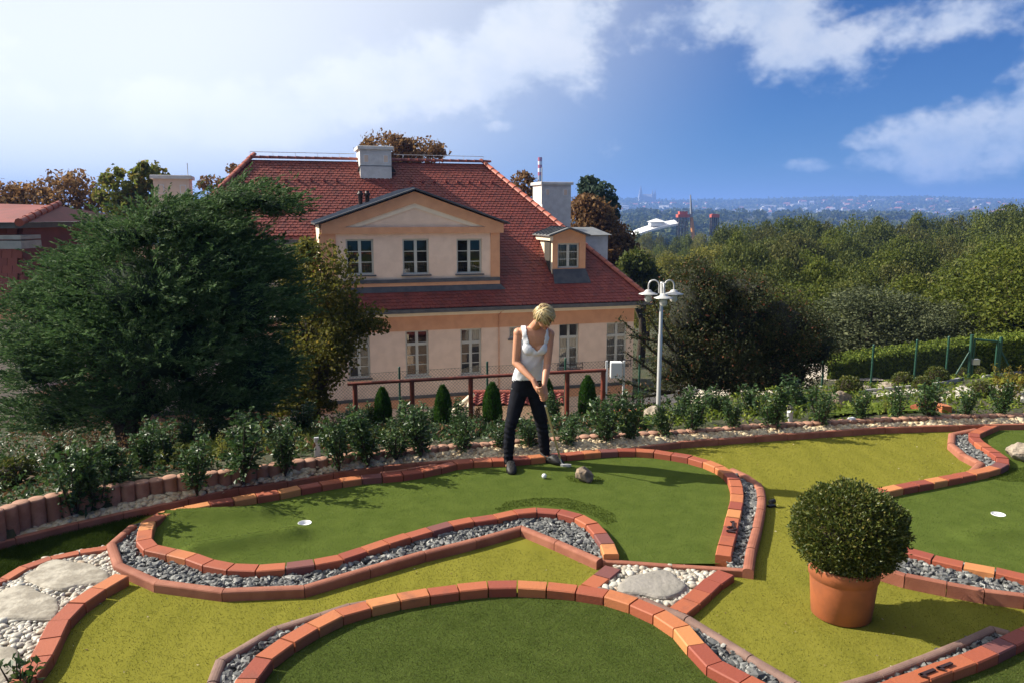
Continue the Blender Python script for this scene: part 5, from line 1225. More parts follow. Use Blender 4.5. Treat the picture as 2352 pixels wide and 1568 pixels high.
def lamp_post():
    y = 12.4; b = P(1511, 960, y); x = b[0]; zg = Hs(x, y); t = empty('lamp_post', (x, y, zg), 0, 'steel garden lamp post with three hooded opal lamps', 'street lamp')
    zt = P(1517, 668, y)[2] - zg; zj = P(1514, 770, y)[2] - zg
    MB().lathe([(.09, 0), (.09, .02), (.045, .03), (.035, .06), (.035, zj), (.029, zj + .02), (.029, zt + .12), (.025, zt + .14), (.001, zt + .14)], 18).build('post', m_steel, t)
    for k, (ang, dz) in enumerate(((R(165), .0), (R(15), .0), (R(-92), -.035))):
        ca, sa = math.cos(ang), math.sin(ang); rr = .165; zb = zt - .02 + dz
        arc = [(.045 * ca, .045 * sa, zb - .02)] + [(ca * (.045 + rr / 2 - .0 - rr / 2 * math.cos(a)), sa * (.045 + rr / 2 - rr / 2 * math.cos(a)), zb + .10 + .085 * math.sin(a)) for a in np.linspace(0, math.pi, 9)] + [(ca * (.045 + rr), sa * (.045 + rr), zb + .02)]
        lm = MB().tube(arc, .0115, 8).build('arm', m_steel, t); c_ = (ca * (.045 + rr), sa * (.045 + rr), zb)
        MB().lathe([(.001, .035), (.035, .030), (.055, .012), (.062, -.002), (.10, -.018), (.152, -.035), (.153, -.041), (.10, -.028), (.05, -.018), (.001, -.018)], 28, c_).build('hood', m_steel, lm)
        MB().lathe([(.052, -.03), (.055, -.11), (.05, -.145), (.032, -.168), (.001, -.176)], 20, c_).build('opal_globe', m_lampglass, lm)
        mb = MB()
        for h in (-.065, -.122): mb.tube([(c_[0] + .062 * math.cos(a), c_[1] + .062 * math.sin(a), c_[2] + h) for a in np.linspace(0, 2 * math.pi, 19)], .0035, 5, False)
        for q in range(4): a = q * math.pi / 2 + .5; mb.tube([(c_[0] + .062 * math.cos(a), c_[1] + .062 * math.sin(a), c_[2] - .03), (c_[0] + .062 * math.cos(a), c_[1] + .062 * math.sin(a), c_[2] - .124)], .0035, 5)
        mb.build('wire_cage', m_steel, lm)
lamp_post()
# number plates of iron digits on the bricks
def digits(label, u0, v0, up_to, marks, sc=.085):
    c_ = G(u0, v0, ZB + .004); e = G(*up_to, ZB + .004); ang = math.atan2(e[1] - c_[1], e[0] - c_[0]) - math.pi / 2
    t = empty('iron_number', (c_[0], c_[1], ZB + .0045), ang, label, 'number'); one = [((.02, .0), (.02, 1.0)), ((.02, .98), (-.17, .84))]
    two = [((-.3, .75), (-.22, .93)), ((-.22, .93), (.0, 1.0)), ((.0, 1.0), (.22, .93)), ((.22, .93), (.28, .74)), ((.28, .74), (.18, .52)), ((.18, .52), (-.3, .03)), ((-.3, .03), (.32, .03))]
    for (gl, oy) in marks:
        mb = MB(); w = .085
        for a, b in (one if gl == 1 else two):
            a = np.array(a); b = np.array(b); d = (b - a) / np.linalg.norm(b - a); a = a - d * w * .4; b = b + d * w * .4; n_ = np.array([-d[1], d[0]]) * w
            pol = [(a + n_) * sc, (b + n_) * sc, (b - n_) * sc, (a - n_) * sc]; mb.slab([(p[0], p[1] + oy) for p in pol], 0, .008)
        mb.build('digit', m_dark_iron, t)
    return t
digits('iron number 12 lying on the border bricks right of the main green', 1679, 1221, (1686, 1190), [(2, .0), (1, .115)], .10)
digits('iron number 11 lying on the border bricks at the lower right', 2180, 1526, (2077, 1565), [(1, -.02), (1, .12)], .11)
def golf_ball():
    c_ = G(1250, 1098, ZG); V, Fc = ico(4); o = link('golf_ball', npmesh('golf_ball', V * .0235, Fc, True), None, mat('dimpled_white', (.82, .82, .80), .35, bump=.4, bscale=220)); o.location = (c_[0], c_[1], ZG + .026); tag(o, "white golf ball lying on the green at the woman's feet", 'golf ball')
golf_ball()
def small_things():
    c_ = G(1772, 1163, 0); t = empty('ground_spot', (c_[0], c_[1], 0), .4, 'small black spotlight on the turf right of the kerb', 'spotlight')
    MB().bbox((-.035, -.02, 0), (.035, .02, .018), .004).build('foot', m_black, t); MB().tube([(-.02, 0, .045), (.03, 0, .05)], .02, 10).build('lamp_head', m_black, t)
    for k, (u, v0, v1, y, w, lab) in enumerate([(728, 1003, 1042, 7.45, .028, 'white marker post among the left hollies')]):
        a = P(u, v0, y); b = P(u, v1, y); t = empty('marker_post', (a[0], y, b[2] - .05), .3, lab, 'marker'); MB().bbox((-w, -.01, 0), (w, .01, a[2] - b[2] + .05), .004).build('board', m_white, t); MB().box((-w * .7, -.013, a[2] - b[2] + .0), (w * .7, -.0102, a[2] - b[2] + .035)).build('cap_strip', m_steel, t)
    a = P(1815, 944, 9.0); b = P(1815, 966, 9.0); t = empty('path_lamp', (a[0], 9.0, b[2] - .04), 0, 'white cylindrical path lamp right of the dark yew', 'path lamp')
    MB().lathe([(.035, 0), (.035, a[2] - b[2] + .03), (.038, a[2] - b[2] + .032), (.03, a[2] - b[2] + .045), (.001, a[2] - b[2] + .047)], 18).build('body', m_white, t)
    q = P(1814, 942, 9.3); rock('rock', 'little upright tan stone behind the white path lamp', (q[0], 9.3, q[2] + .02), (.035, .03, .055), m_rock_pale, 14)
    q = G(1955, 976, .06); t = empty('flood_lamp', (q[0], q[1], float(bed_top(q[0], q[1])) + .02), .5, 'small white flood lamp in the pebbles by the border kerb', 'flood lamp'); MB().bbox((-.04, -.025, .01), (.04, .025, .055), .008).build('housing', m_white, t); MB().box((-.008, -.008, -.03), (.008, .008, .01)).build('spike', m_black, t)
    q = P(1500, 962, 10.3); rock('boulder', 'pale boulder at the foot of the lamp post', (q[0], 10.3, q[2] + .02), (.14, .12, .17), m_rock_pale, 21, 'boulder')
    q = P(1932, 918, 10.4); rock('boulder', 'reddish brown rock behind the palisade on the right', (q[0], 10.4, q[2]), (.16, .14, .12), m_rock, 23, 'boulder')
    for k, (u, v, s, lab) in enumerate([(2040, 893, .18, 'flat pale rock right of the brown rock'), (2185, 905, .10, 'small pale rock by the grey kerb'), (2330, 915, .14, 'pale rock below the golden shrub'), (1985, 896, .12, 'rounded pale rock next to the flat one')]):
        q = GT(u, v, 9.4); rock('boulder', lab, (q[0], q[1], q[2] + s * .25), (s, s * .8, s * .45), m_rock_pale, 30 + k, 'boulder')
    # white electricity cabinet on a frame
    y = 15.0; a = P(1404, 832, y); b = P(1429, 868, y); zg = Hs(a[0], y); t = empty('meter_cabinet', (a[0], y, zg), 0, 'white cabinet on a white frame near the rail end', 'cabinet')
    MB().bbox((0, 0, b[2] - zg), (b[0] - a[0], .18, a[2] - zg), .01).build('cabinet', m_white, t)
    for x in (-.10, b[0] - a[0] + .02): MB().box((x, .05, 0), (x + .04, .09, a[2] - zg + .02)).build('frame_post', m_white, t)
    MB().box((-.06, .055, (b[2] - zg) * .55), (b[0] - a[0] + .02, .085, (b[2] - zg) * .55 + .04)).build('crossbar', m_white, t)
small_things()
# rear greens and pebbled patches behind the palisade
def rear():
    def patch(name, L, m, dz):
        poly = [GT(u, v, 8.4) for u, v in L]; o = grid_patch(name, poly, 0, m, .07); me = o.data; co = np.empty(len(me.vertices) * 3); me.vertices.foreach_get('co', co); co = co.reshape(-1, 3); co[:, 2] = H(co[:, 0], co[:, 1]) + dz; me.vertices.foreach_set('co', co.ravel()); me.update(); return poly
    patch('putting_green', [(1010, 1003), (1180, 993), (1230, 980), (1180, 979), (1010, 984)], m_green, .03)
    patch('putting_green', [(1400, 985), (1490, 980), (1490, 957), (1430, 955), (1390, 968)], m_green, .03)
    patch('putting_green', [(1890, 958), (2130, 948), (2100, 925), (1960, 930)], m_green, .03)
    patch('olive_turf', [(2262, 886), (2500, 878), (2500, 858), (2352, 858), (2268, 872)], m_turf, .03)
    for L, lab in (([(1012, 979), (1158, 973)], 'red brick strip behind the third thuja column'), ([(1330, 960), (1400, 953), (1476, 949)], 'red brick strip left of the lamp post'), ([(2100, 944), (2140, 935), (2175, 948)], 'short red brick edge behind the right hollies')):
        S = [GT(u, v, 8.4) for u, v in L]; rt = run(lab, 'brick_border', 'brick', resample(S, .2), brick_prof(.11, .07), m_brick, cat='brick border', drape=True)
    S = [GT(u, v, 8.8) for u, v in [(1985, 905), (2060, 898), (2130, 893), (2200, 878), (2260, 868), (2352, 857), (2450, 850)]]
    rt = run('grey kerb curving below the small box balls at the right', 'kerb', 'kerb_stone', split_long(S, .6), brick_prof(.07, .07, .006), mat('grey_concrete', (.42, .40, .38), .85, (.33, .31, .29), 8, .3, 80), .003, 'kerb', drape=True)
    for L, n in (([(1320, 962), (1400, 955), (1410, 935), (1290, 940)], 700), ([(1080, 975), (1185, 968), (1185, 950), (1060, 955)], 600), ([(860, 985), (960, 980), (960, 962), (850, 968)], 350), ([(2150, 925), (2300, 900), (2352, 930), (2352, 890), (2200, 890)], 500), ([(1950, 905), (2100, 892), (2130, 903), (1990, 915)], 350)):
        poly = [GT(u, v, 8.4) for u, v in L]; p = scatter(poly, n); stones('white_pebbles', p, H(p[:, 0], p[:, 1]) + .02, .03, 1, .06, (1.1, .9, .6), True, m_white_peb, .3)
rear()
def porch():
    """low tiled roof in front of the villa, seen between the thujas"""
    y = 22.0; x0, zt = P(1086, 905, y)[0], P(1086, 905, y)[2]; x1 = P(1300, 893, y)[0]; zb = P(1180, 931, 20.6)[2]; t = empty('tiled_porch', (x0, 20.6, zb), 0, 'low red tiled porch roof seen between the thuja columns', 'porch'); Lx = x1 - x0; hz_ = zt - zb
    deck = MB().add([(0, 0, 0), (Lx, 0, 0), (Lx, 1.4, hz_), (0, 1.4, hz_)], [(0, 1, 2, 3)]).build('roof_slope', m_tile, t)
    n = int(Lx / .2); mb = MB(); k = 8; W_ = .2
    for r in range(5):
        for i in range(k + 1):
            pass
    sl = math.atan2(hz_, 1.4); LL = math.hypot(1.4, hz_); tm = MB()
    for e_, yy in enumerate((0, .36)):
        for i in range(9): xx = (i / 8 - .5) * W_; tm.v.append((xx, yy, .05 * (.5 + .5 * math.cos(i / 8 * 2 * math.pi + math.pi)) + (.035 if e_ == 0 else .0)))
    for i in range(9): xx = (i / 8 - .5) * W_; tm.v.append((xx, 0, .05 * (.5 + .5 * math.cos(i / 8 * 2 * math.pi + math.pi)) + .012))
    for i in range(8): tm.f += [(i, i + 1, 10 + i, 9 + i), (18 + i, 19 + i, i + 1, i)]; tm.sm += [True, False]; tm.mi += [0, 0]
    tme = tm.mesh('roof_tile'); tme.materials.append(m_tile_single)
    for r in range(int(LL / .33)):
        for i in range(n): o = link('roof_tile', tme, deck); q = r * .33; o.location = (W_ * (i + .5), q * math.cos(sl), q * math.sin(sl) + .01); o.rotation_euler = (sl, 0, 0)
    mb = MB(); mb.tube([(-.05, 1.4, hz_ + .04), (Lx, 1.4, hz_ + .04)], .10, 8).build('ridge', m_ridge, t)
    MB().add([(-.02, -.05, -.05), (-.02, 1.5, hz_ + .1), (-.02, 1.5, hz_ - .12), (-.02, -.05, -.25), (-.10, -.05, -.05), (-.10, 1.5, hz_ + .1), (-.10, 1.5, hz_ - .12), (-.10, -.05, -.25)], [(0, 1, 2, 3), (7, 6, 5, 4), (0, 4, 5, 1), (0, 3, 7, 4)]).build('barge_board', m_cream, t)
    MB().box((.1, .3, -3), (Lx, 1.4, -.05)).build('wall', m_wall, t)
    a = P(1040, 946, 20.6) - np.array([x0, 20.6, zb]); b = P(1088, 903, 20.6) - np.array([x0, 20.6, zb])
    MB().tube([a, b], .07, 4).build('sloping_beam', m_cream, t)
porch()
def left_building():
    y = 19.0; X = lambda u: P(u, 700, y)[0]; Z = lambda v: P(40, v, y)[2]; o = np.array([X(0), y, -5.0]); t = empty('mansard_building', tuple(o), 0, 'pink building with red mansard at the left edge behind the juniper', 'building')
    x = lambda u: X(u) - o[0]; z = lambda v: Z(v) - o[2]
    MB().box((x(-500), 0, 0), (x(62), 6, z(735))).build('wall', m_wall, t); MB().box((x(62) + .002, -.05, 0), (x(92), 6, z(900))).build('corner_pier', m_orange, t)
    MB().box((x(-500), -.06, z(735)), (x(68), 6, z(700))).build('orange_band', m_orange, t)
    mb = MB(); mb.add([(x(-500), -.05, z(700)), (x(58), -.05, z(700)), (x(38), .55, z(525)), (x(-500), .55, z(525)), (x(58), 6, z(700)), (x(38), 6, z(525))], [(0, 1, 2, 3), (1, 4, 5, 2)])
    md = mb.build('mansard', m_tile, t)
    tm = MB().box((-.12, -.02, 0), (.12, .02, .20)).mesh('roof_tile'); tm.materials.append(m_tile_single)
    for r in range(10):
        f = r / 10; zz = z(700) + (z(525) - z(700)) * f; yy = -.06 + .6 * f
        for i in range(8): o_ = link('roof_tile', tm, md); o_.location = (x(58) + (x(38) - x(58)) * f - .14 - i * .25 - (r % 2) * .12, yy, zz); o_.rotation_euler = (R(-14), 0, 0)
    MB().box((x(-500), -.15, z(525)), (x(62), 6.2, z(512))).build('eave', m_metal_roof, t)
    mb = MB(); mb.add([(x(-500), -.3, z(512)), (x(80), -.3, z(511)), (x(30), 2.2, z(470)), (x(-500), 2.2, z(455)), (x(80), 6, z(511))], [(0, 1, 2, 3), (1, 4, 2)]); ur = mb.build('upper_roof', m_tile, t)
    for i in range(7): f = i / 6; q0 = np.array([x(80), -.3, z(511)]); q1 = np.array([x(30), 2.2, z(470)]); MB().tube([q0 + (q1 - q0) * f, q0 + (q1 - q0) * min(1.1, f + .15)], [.10, .085], 8).build('ridge_tile', m_ridge, ur)
    for v0, v1 in ((540, 549), (552, 570)): MB().box((x(36), -.5, z(v1)), (x(92), .3, z(v0))).build('vent_box', m_metal_pale, t)
    MB().box((x(-500), -.05, 0), (x(62), -.003, z(975))).build('orange_plinth', m_orange, t)
left_building()

# ------------------------------------------------------------------ trees behind
def sparse_tree(name, label, y, spec, m, n, size, seed, tr=.2, zg=-5.2, group=None, k=7, f=.34, shell=.6):
    B = [vblob(u, v, a, b, y) for u, v, a, b in spec]; cx = np.mean([b[0] for b in B]); return tree(name, label, (cx, y, zg), B, m, n, size, tr, group=group, seed=seed, k=k, f=f, shell=shell)
sparse_tree('chestnut_tree', 'withered brown chestnut tree at the far left', 44, [(60, 470, 70, 50), (150, 455, 75, 62), (20, 450, 40, 35), (210, 470, 40, 60)], m_brown_leaf, 4200, .24, 31, k=9, f=.28)
sparse_tree('chestnut_tree', 'green chestnut tree left of the pink chimney', 41, [(270, 440, 48, 50), (345, 410, 38, 36), (310, 480, 60, 40)], m_chest, 3800, .25, 32, k=9, f=.28)
sparse_tree('chestnut_tree', 'brown chestnut tree rising behind the villa ridge', 50, [(890, 345, 62, 42), (965, 350, 62, 32), (900, 380, 60, 30)], m_brown_leaf, 5000, .22, 33, k=9, f=.28)
sparse_tree('chestnut_tree', 'thin bare treetop behind the right hip of the roof', 48, [(1200, 418, 30, 24), (1215, 440, 25, 25)], m_brown_leaf, 700, .22, 34)
sparse_tree('chestnut_tree', 'wispy brown treetop right of the pink chimney', 46, [(490, 425, 32, 22), (540, 395, 20, 20)], m_brown_leaf, 500, .22, 36)
sparse_tree('ash_tree', 'bluish green treetop right of the white chimney', 47, [(1370, 450, 42, 34), (1350, 430, 22, 22), (1395, 480, 30, 30)], m_bluegreen, 3200, .26, 35)
sparse_tree('chestnut_tree', 'russet chestnut tree behind the villa corner', 43, [(1360, 505, 52, 50), (1400, 560, 55, 55), (1440, 610, 45, 50), (1340, 470, 30, 22)], m_brown_leaf, 11000, .24, 37, k=8)
sparse_tree('oak_tree', 'dark green tree below the russet chestnut', 40, [(1460, 610, 40, 35), (1490, 650, 40, 40)], m_oak, 3500, .22, 38)
def proto_tree(m, seed, n=15000, leaf=.045):
    """unit tree: crown about 1 wide, top at z = 1, base at 0; shared by the hillside trees"""
    rg = np.random.default_rng(seed); B = [(0, 0, .62, .40, .40, .34), (.15, -.1, .45, .32, .32, .22), (-.18, .05, .48, .30, .3, .24), (0, 0, .80, .24, .24, .2)]; L = lumps(B, 9, .36, seed)
    C, d = blob_points(L, n, .5, rg); me = leaf_mesh('crown', C, leaf * .55, .65, None, .1, rg, flat=.2); me.materials.append(m); mb = MB(); mb.tube([(0, 0, -.1), (.02, 0, .3), (0, 0, .7)], [.05, .035, .012], 7)
    tubes_limbs(mb, (0, 0, .3), [b[:3] for b in B[1:]], .02, seed); tm = mb.mesh('trunk'); tm.materials.append(m_bark); return me, tm
m_oak2 = leafmat('dull_green_leaves', [(0, (.075, .085, .022)), (.6, (.115, .12, .030)), (1, (.18, .165, .045))], .35)
m_oak3 = leafmat('fresh_green_leaves', [(0, (.080, .108, .014)), (.6, (.13, .155, .020)), (1, (.175, .18, .03))], .4)
PT = {'oak': [proto_tree(m, 80 + i) for i, m in enumerate((m_oak, m_oak2, m_oak3, m_oak, m_oak3))], 'olive': [proto_tree(m_olive, 85, 15000, .042)], 'gold': [proto_tree(m_goldtree, 86 + i) for i in range(2)]}
def hill_trees():
    cnt = 0
    def put(kind, u, vt, y, wpx, label, group='trees on the right hillside'):
        nonlocal cnt
        p = P(u, vt, y); zg = Hs(p[0], y) - .3; h = p[2] - zg; w = wpx * y / F; me = PT[kind][cnt % len(PT[kind])]; cnt += 1
        t = empty({'oak': 'oak_tree', 'olive': 'grey_willow', 'gold': 'maple_tree'}[kind], (p[0], y, zg), rnd.random() * 6.28, label, 'tree', group); t.scale = (w, w, h); link('crown', me[0], t); link('trunk', me[1], t)
    put('olive', 2005, 655, 24, 330, 'broad grey green tree behind the dark yew', None); put('olive', 2170, 690, 23, 260, 'grey green tree behind the gate', None); put('oak', 2330, 560, 23, 380, 'big dark tree at the right frame edge', None)
    put('gold', 1640, 560, 60, 190, 'golden yellow maple beyond the yew', None); put('gold', 1540, 585, 75, 200, 'yellow green maple right of the villa roof', None); put('gold', 1490, 610, 55, 130, 'pale green maple at the roof corner', None)
    for d, vt, w, n in ((30, 640, 260, 6), (38, 600, 230, 8), (50, 568, 200, 9), (66, 545, 170, 11), (88, 522, 150, 12), (115, 506, 120, 13)):
        for i in range(n):
            u = 1660 + (2420 - 1660) * (i + rnd.uniform(.1, .9)) / n; up = max(0, u - 2180) * .28
            put('oak', u, vt - up + rnd.uniform(-14, 14), d + rnd.uniform(-3, 3), w * rnd.uniform(.8, 1.2), 'green broadleaf tree in the wood on the right hillside')
    for d, vt, w, n in ((130, 575, 90, 6), (170, 552, 75, 8), (230, 538, 60, 9)):
        for i in range(n):
            u = 1440 + (1760 - 1440) * (i + rnd.uniform(.1, .9)) / n; put('gold' if rnd.random() < .5 else 'oak', u, vt + rnd.uniform(-10, 8), d + rnd.uniform(-8, 8), w * rnd.uniform(.8, 1.2), 'yellow green tree in the valley behind the villa roof', 'trees in the valley')
hill_trees()
def far_wood():
    rg = np.random.default_rng(12); C = []; S = []
    for _ in range(1500):
        y = 300 * (1700 / 300) ** rg.random(); x = y * rg.uniform(-.75, .8); z = Hs(x, y); r = 7 * rg.uniform(.7, 1.4) * (1 + y / 3000); h = 13 * rg.uniform(.7, 1.2)
        n = 90; d = rg.normal(size=(n, 3)); d /= np.linalg.norm(d, axis=1)[:, None]; C.append(np.array([x, y, z + h * .55]) + d * np.array([r, r, h * .5]) * (.7 + .35 * rg.random((n, 1)))); S += list(np.full(n, 3.4 * (1 + y / 2600)) * np.exp(rg.normal(size=n) * .2))
    tag(link('distant_wood', leaf_mesh('distant_wood', np.concatenate(C), np.array(S), .8, None, .1, rg), None, m_far), kind='stuff')
    C = []; S = []
    for _ in range(1300):
        y = rg.uniform(2300, 5200); x = y * rg.uniform(-.1, .8); z = Hs(x, y); n = 26; d = rg.normal(size=(n, 3)); C.append(np.array([x, y, z + 5]) + d * np.array([30, 30, 4.5])); S += list(np.full(n, 16.))
    tag(link('distant_wood', leaf_mesh('distant_wood', np.concatenate(C), np.array(S), .8, None, .1, rg), None, m_far), kind='stuff')
far_wood()

# ------------------------------------------------------------------ far town and landmarks
m_town = mat('town_wall', (.52, .50, .46), .8); m_town_roof = mat('town_roof', (.34, .13, .08), .8); m_town_grey = mat('town_grey', (.30, .31, .34), .8)
def town():
    def hm(w, d, h, r, mats):
        mb = MB(); mb.box((-w / 2, -d / 2, -4), (w / 2, d / 2, h)); mb.add([(-w / 2 - .5, -d / 2 - .5, h), (w / 2 + .5, -d / 2 - .5, h), (w / 2 + .5, d / 2 + .5, h), (-w / 2 - .5, d / 2 + .5, h), (-w / 2 + w * .15, 0, h + r), (w / 2 - w * .15, 0, h + r)], [(0, 1, 5, 4), (2, 3, 4, 5), (0, 4, 3), (1, 2, 5)], mi=1)
        me = mb.mesh('far_house')
        for m in mats: me.materials.append(m)
        return me
    kinds = [hm(16, 12, 8, 5, [m_town, m_town_roof]), hm(26, 13, 11, 5, [m_town, m_town_roof]), hm(44, 16, 13, 1.5, [m_town, m_town_grey]), hm(20, 14, 9, 6, [m_town, m_town_grey])]
    rg = random.Random(9); n = 0
    for i in range(270):
        u = rg.uniform(1425, 2345); v = rg.uniform(462, 504) if i < 190 else rg.uniform(494, 506)
        y = np.interp(v, [452, 470, 490, 506], [4100, 3600, 3000, 2500]) * rg.uniform(.95, 1.05); x = P(u, v, y)[0]; z = Hs(x, y)
        o = link('far_house', kinds[rg.choice([0, 0, 1, 1, 2, 3])]); o.location = (x, y, z); o.rotation_euler = (0, 0, rg.uniform(-.8, .8)); sc = rg.uniform(.7, 1.25); o.scale = (sc,) * 3
        tag(o, 'tiny pale house in the hazy town on the horizon', 'house', 'far houses of the town')
    # cathedral
    y = 3900; q = P(1488, 474, y); t = empty('cathedral', (q[0], y, Hs(q[0], y)), 0, 'hazy cathedral with pointed spires on the horizon', 'cathedral'); px = F / y
    MB().box((-45, 0, -5), (40, 22, 32)).add([(-45, 0, 32), (40, 0, 32), (40, 22, 32), (-45, 22, 32), (-45, 11, 46), (40, 11, 46)], [(0, 1, 5, 4), (2, 3, 4, 5), (0, 4, 3), (1, 2, 5)]).build('nave', m_town_grey, t)
    for x, h, w in ((-36, 88, 7), (22, 70, 5), (34, 70, 5)): MB().box((x - w, -3, -5), (x + w, 2 * w - 3, h * .62)).add([(x - w, -3, h * .62), (x + w, -3, h * .62), (x + w, 2 * w - 3, h * .62), (x - w, 2 * w - 3, h * .62), (x, w - 3, h)], [(0, 1, 4), (1, 2, 4), (2, 3, 4), (3, 0, 4)]).build('spire', m_town_grey, t)
    # striped power station chimney
    y = 900; a = P(1240.5, 362, y); zb = Hs(a[0], y); t = empty('striped_chimney', (a[0], y, zb), 0, 'tall red and white striped chimney behind the roof', 'chimney'); H_ = a[2] - zb; r = 8.2 / 2 * y / F * 1.0 * 1.15
    seg = [(362, 371, 1), (371, 379, 0), (379, 387, 1), (387, 396, 0), (396, 404, 1), (404, 416, 2)]
    for v0, v1, c_ in seg:
        z1 = P(1240, v0, y)[2] - zb; z0 = P(1240, v1, y)[2] - zb; MB().lathe([(r, z0), (r, z1)], 20).build('band', [m_white, mat('signal_red', (.45, .06, .06), .6), m_town_grey][c_], t)
    MB().lathe([(r * 1.25, 0), (r, P(1240, 416, y)[2] - zb)], 20).build('shaft', m_town_grey, t); MB().lathe([(r, H_), (r * .8, H_), (r * .8, H_ - 3)], 20).build('mouth', m_black, t)
    # fairground-like red lattice platforms, leaning mast, white roof arch
    for u, v0, v1, v2, w, lab in ((1568, 486, 500, 538, 13, 'red lattice platform left of the leaning mast'), (1641, 492, 500, 530, 9, 'red lattice platform right of the leaning mast')):
        y = 420; a = P(u, v1, y); zb = P(u, v2 + 12, y)[2]; zt = a[2] - zb; w_ = w * y / F; t = empty('lattice_platform', (a[0], y, zb), 0, lab, 'platform'); mr = mat('rusty_red', (.42, .08, .05), .7); zz = P(u, v0, y)[2] - zb
        MB().box((-w_, -w_, zt), (w_, w_, zt + 1.6)).box((-w_ * .7, -w_ * .7, zt + 1.6), (w_ * .7, w_ * .7, zz)).build('deck', mr, t)
        for i in range(4):
            x = -w_ * .8 + i * w_ * 1.6 / 3
            for yy in (-w_ * .7, w_ * .7): MB().tube([(x, yy, 0), (x, yy, zt)], .3, 5).build('leg', m_dark_iron, t)
    y = 420; a = P(1586, 448, y); b = P(1594, 540, y); t = empty('leaning_mast', tuple(b), 0, 'thin orange mast leaning above the valley trees', 'mast'); mm = mat('mast_orange', (.60, .25, .07), .6); c_ = P(1588, 500, y)
    MB().tube([(0, 0, -3), c_ - b], [1.1, .9], 8).build('lower_mast', mm, t); MB().tube([c_ - b, a - b], [.8, .3], 8).build('upper_mast', m_town_grey, t)
    y = 420; t0 = P(1455, 543, y); t = empty('white_viaduct', tuple(t0), 0, 'long white curved roof in the valley', 'roof'); L = [(1455, 543), (1475, 534), (1500, 526), (1530, 518), (1560, 513)]; mb = MB()
    for (u0, v0), (u1, v1) in zip(L[:-1], L[1:]):
        a = P(u0, v0, y) - t0; b = P(u1, v1, y) - t0; mb.add([(a[0], a[1], a[2]), (b[0], b[1], b[2]), (b[0], b[1] + 14, b[2] + 1.6), (a[0], a[1] + 14, a[2] + 1.6), (a[0], a[1], a[2] - 1.1), (b[0], b[1], b[2] - 1.1)], [(0, 1, 2, 3), (4, 5, 1, 0)])
    mb.build('roof_shell', m_white, t)
    a = P(1512, 520, y) - t0; MB().box((a[0] - 3.6, 2, a[2]), (a[0] + 3.6, 10, a[2] + 2.2)).add([(a[0] - 4.5, 1, a[2] + 2.2), (a[0] + 4.5, 1, a[2] + 2.2), (a[0] + 4.5, 11, a[2] + 2.2), (a[0] - 4.5, 11, a[2] + 2.2), (a[0], 6, a[2] + 4)], [(0, 1, 4), (1, 2, 4), (2, 3, 4), (3, 0, 4)]).build('lookout', m_white, t)
town()

# ------------------------------------------------------------------ the golfer
def proj(p):
    p = np.asarray(p); x, y, z = p[..., 0], p[..., 1], p[..., 2] - CH; cp, sp = math.cos(PITCH), math.sin(PITCH); w = y * cp - z * sp
    return 1176 + F * x / w, 784 - F * (y * sp + z * cp) / w
def capsule(mb, a, b, ra, rb, n=14):
    a = np.array(a, float); b = np.array(b, float); d = b - a; L = np.linalg.norm(d); d /= L
    pts = []; rad = []
    for t in (90, 70, 45, 20): pts.append(a - d * ra * math.sin(R(t))); rad.append(max(1e-4, ra * math.cos(R(t))))
    for t in (0, .25, .5, .75, 1): pts.append(a + d * L * t); rad.append(ra + (rb - ra) * t)
    for t in (20, 45, 70, 90): pts.append(b + d * rb * math.sin(R(t))); rad.append(max(1e-4, rb * math.cos(R(t))))
    mb.tube(pts, rad, n, True)
def ellip(mb, c, r, rot=None):
    V, Fc = ico(3); V = V * np.array(r)
    if rot is not None: V = V @ np.array(rot).T
    mb.add(V + np.array(c), [tuple(f) for f in Fc], True)
def loft(mb, rings, n=28):
    vv = []; ff = []
    for c, rx, ry in rings:
        for k in range(n): a = 2 * math.pi * k / n; vv.append((c[0] + rx * math.copysign(abs(math.cos(a)) ** .85, math.cos(a)), c[1] + ry * math.copysign(abs(math.sin(a)) ** .85, math.sin(a)), c[2]))
    for i in range(len(rings) - 1):
        for k in range(n): ff.append((i * n + k, i * n + (k + 1) % n, (i + 1) * n + (k + 1) % n, (i + 1) * n + k))
    ff.append(tuple(range(n - 1, -1, -1))); ff.append(tuple((len(rings) - 1) * n + k for k in range(n)))
    mb.add(vv, ff, True)
def remesh(mb, voxel, it=6, fac=.5):
    me = mb.mesh('tmp'); o = bpy.data.objects.new('tmp', me); COL.objects.link(o)
    m1 = o.modifiers.new('r', 'REMESH'); m1.mode = 'VOXEL'; m1.voxel_size = voxel; m1.use_smooth_shade = True
    m2 = o.modifiers.new('s', 'SMOOTH'); m2.iterations = it; m2.factor = fac
    dg = bpy.context.evaluated_depsgraph_get(); ev = o.evaluated_get(dg); out = bpy.data.meshes.new_from_object(ev); bpy.data.objects.remove(o); bpy.data.meshes.remove(me)
    n = len(out.vertices); V = np.empty(n * 3); out.vertices.foreach_get('co', V); N_ = np.empty(n * 3); out.vertices.foreach_get('normal', N_)
    Fc = [tuple(p.vertices) for p in out.polygons]; bpy.data.meshes.remove(out)
    return V.reshape(-1, 3), N_.reshape(-1, 3), Fc
def mesh_from(name, V, Fc, keep=None):
    if keep is not None: Fc = [f for f in Fc if all(keep[i] for i in f)]
    us = sorted({i for f in Fc for i in f}); mp = {v: i for i, v in enumerate(us)}
    me = bpy.data.meshes.new(name); me.from_pydata([tuple(V[i]) for i in us], [], [tuple(mp[i] for i in f) for f in Fc]); me.polygons.foreach_set('use_smooth', [True] * len(me.polygons)); me.update(); return me
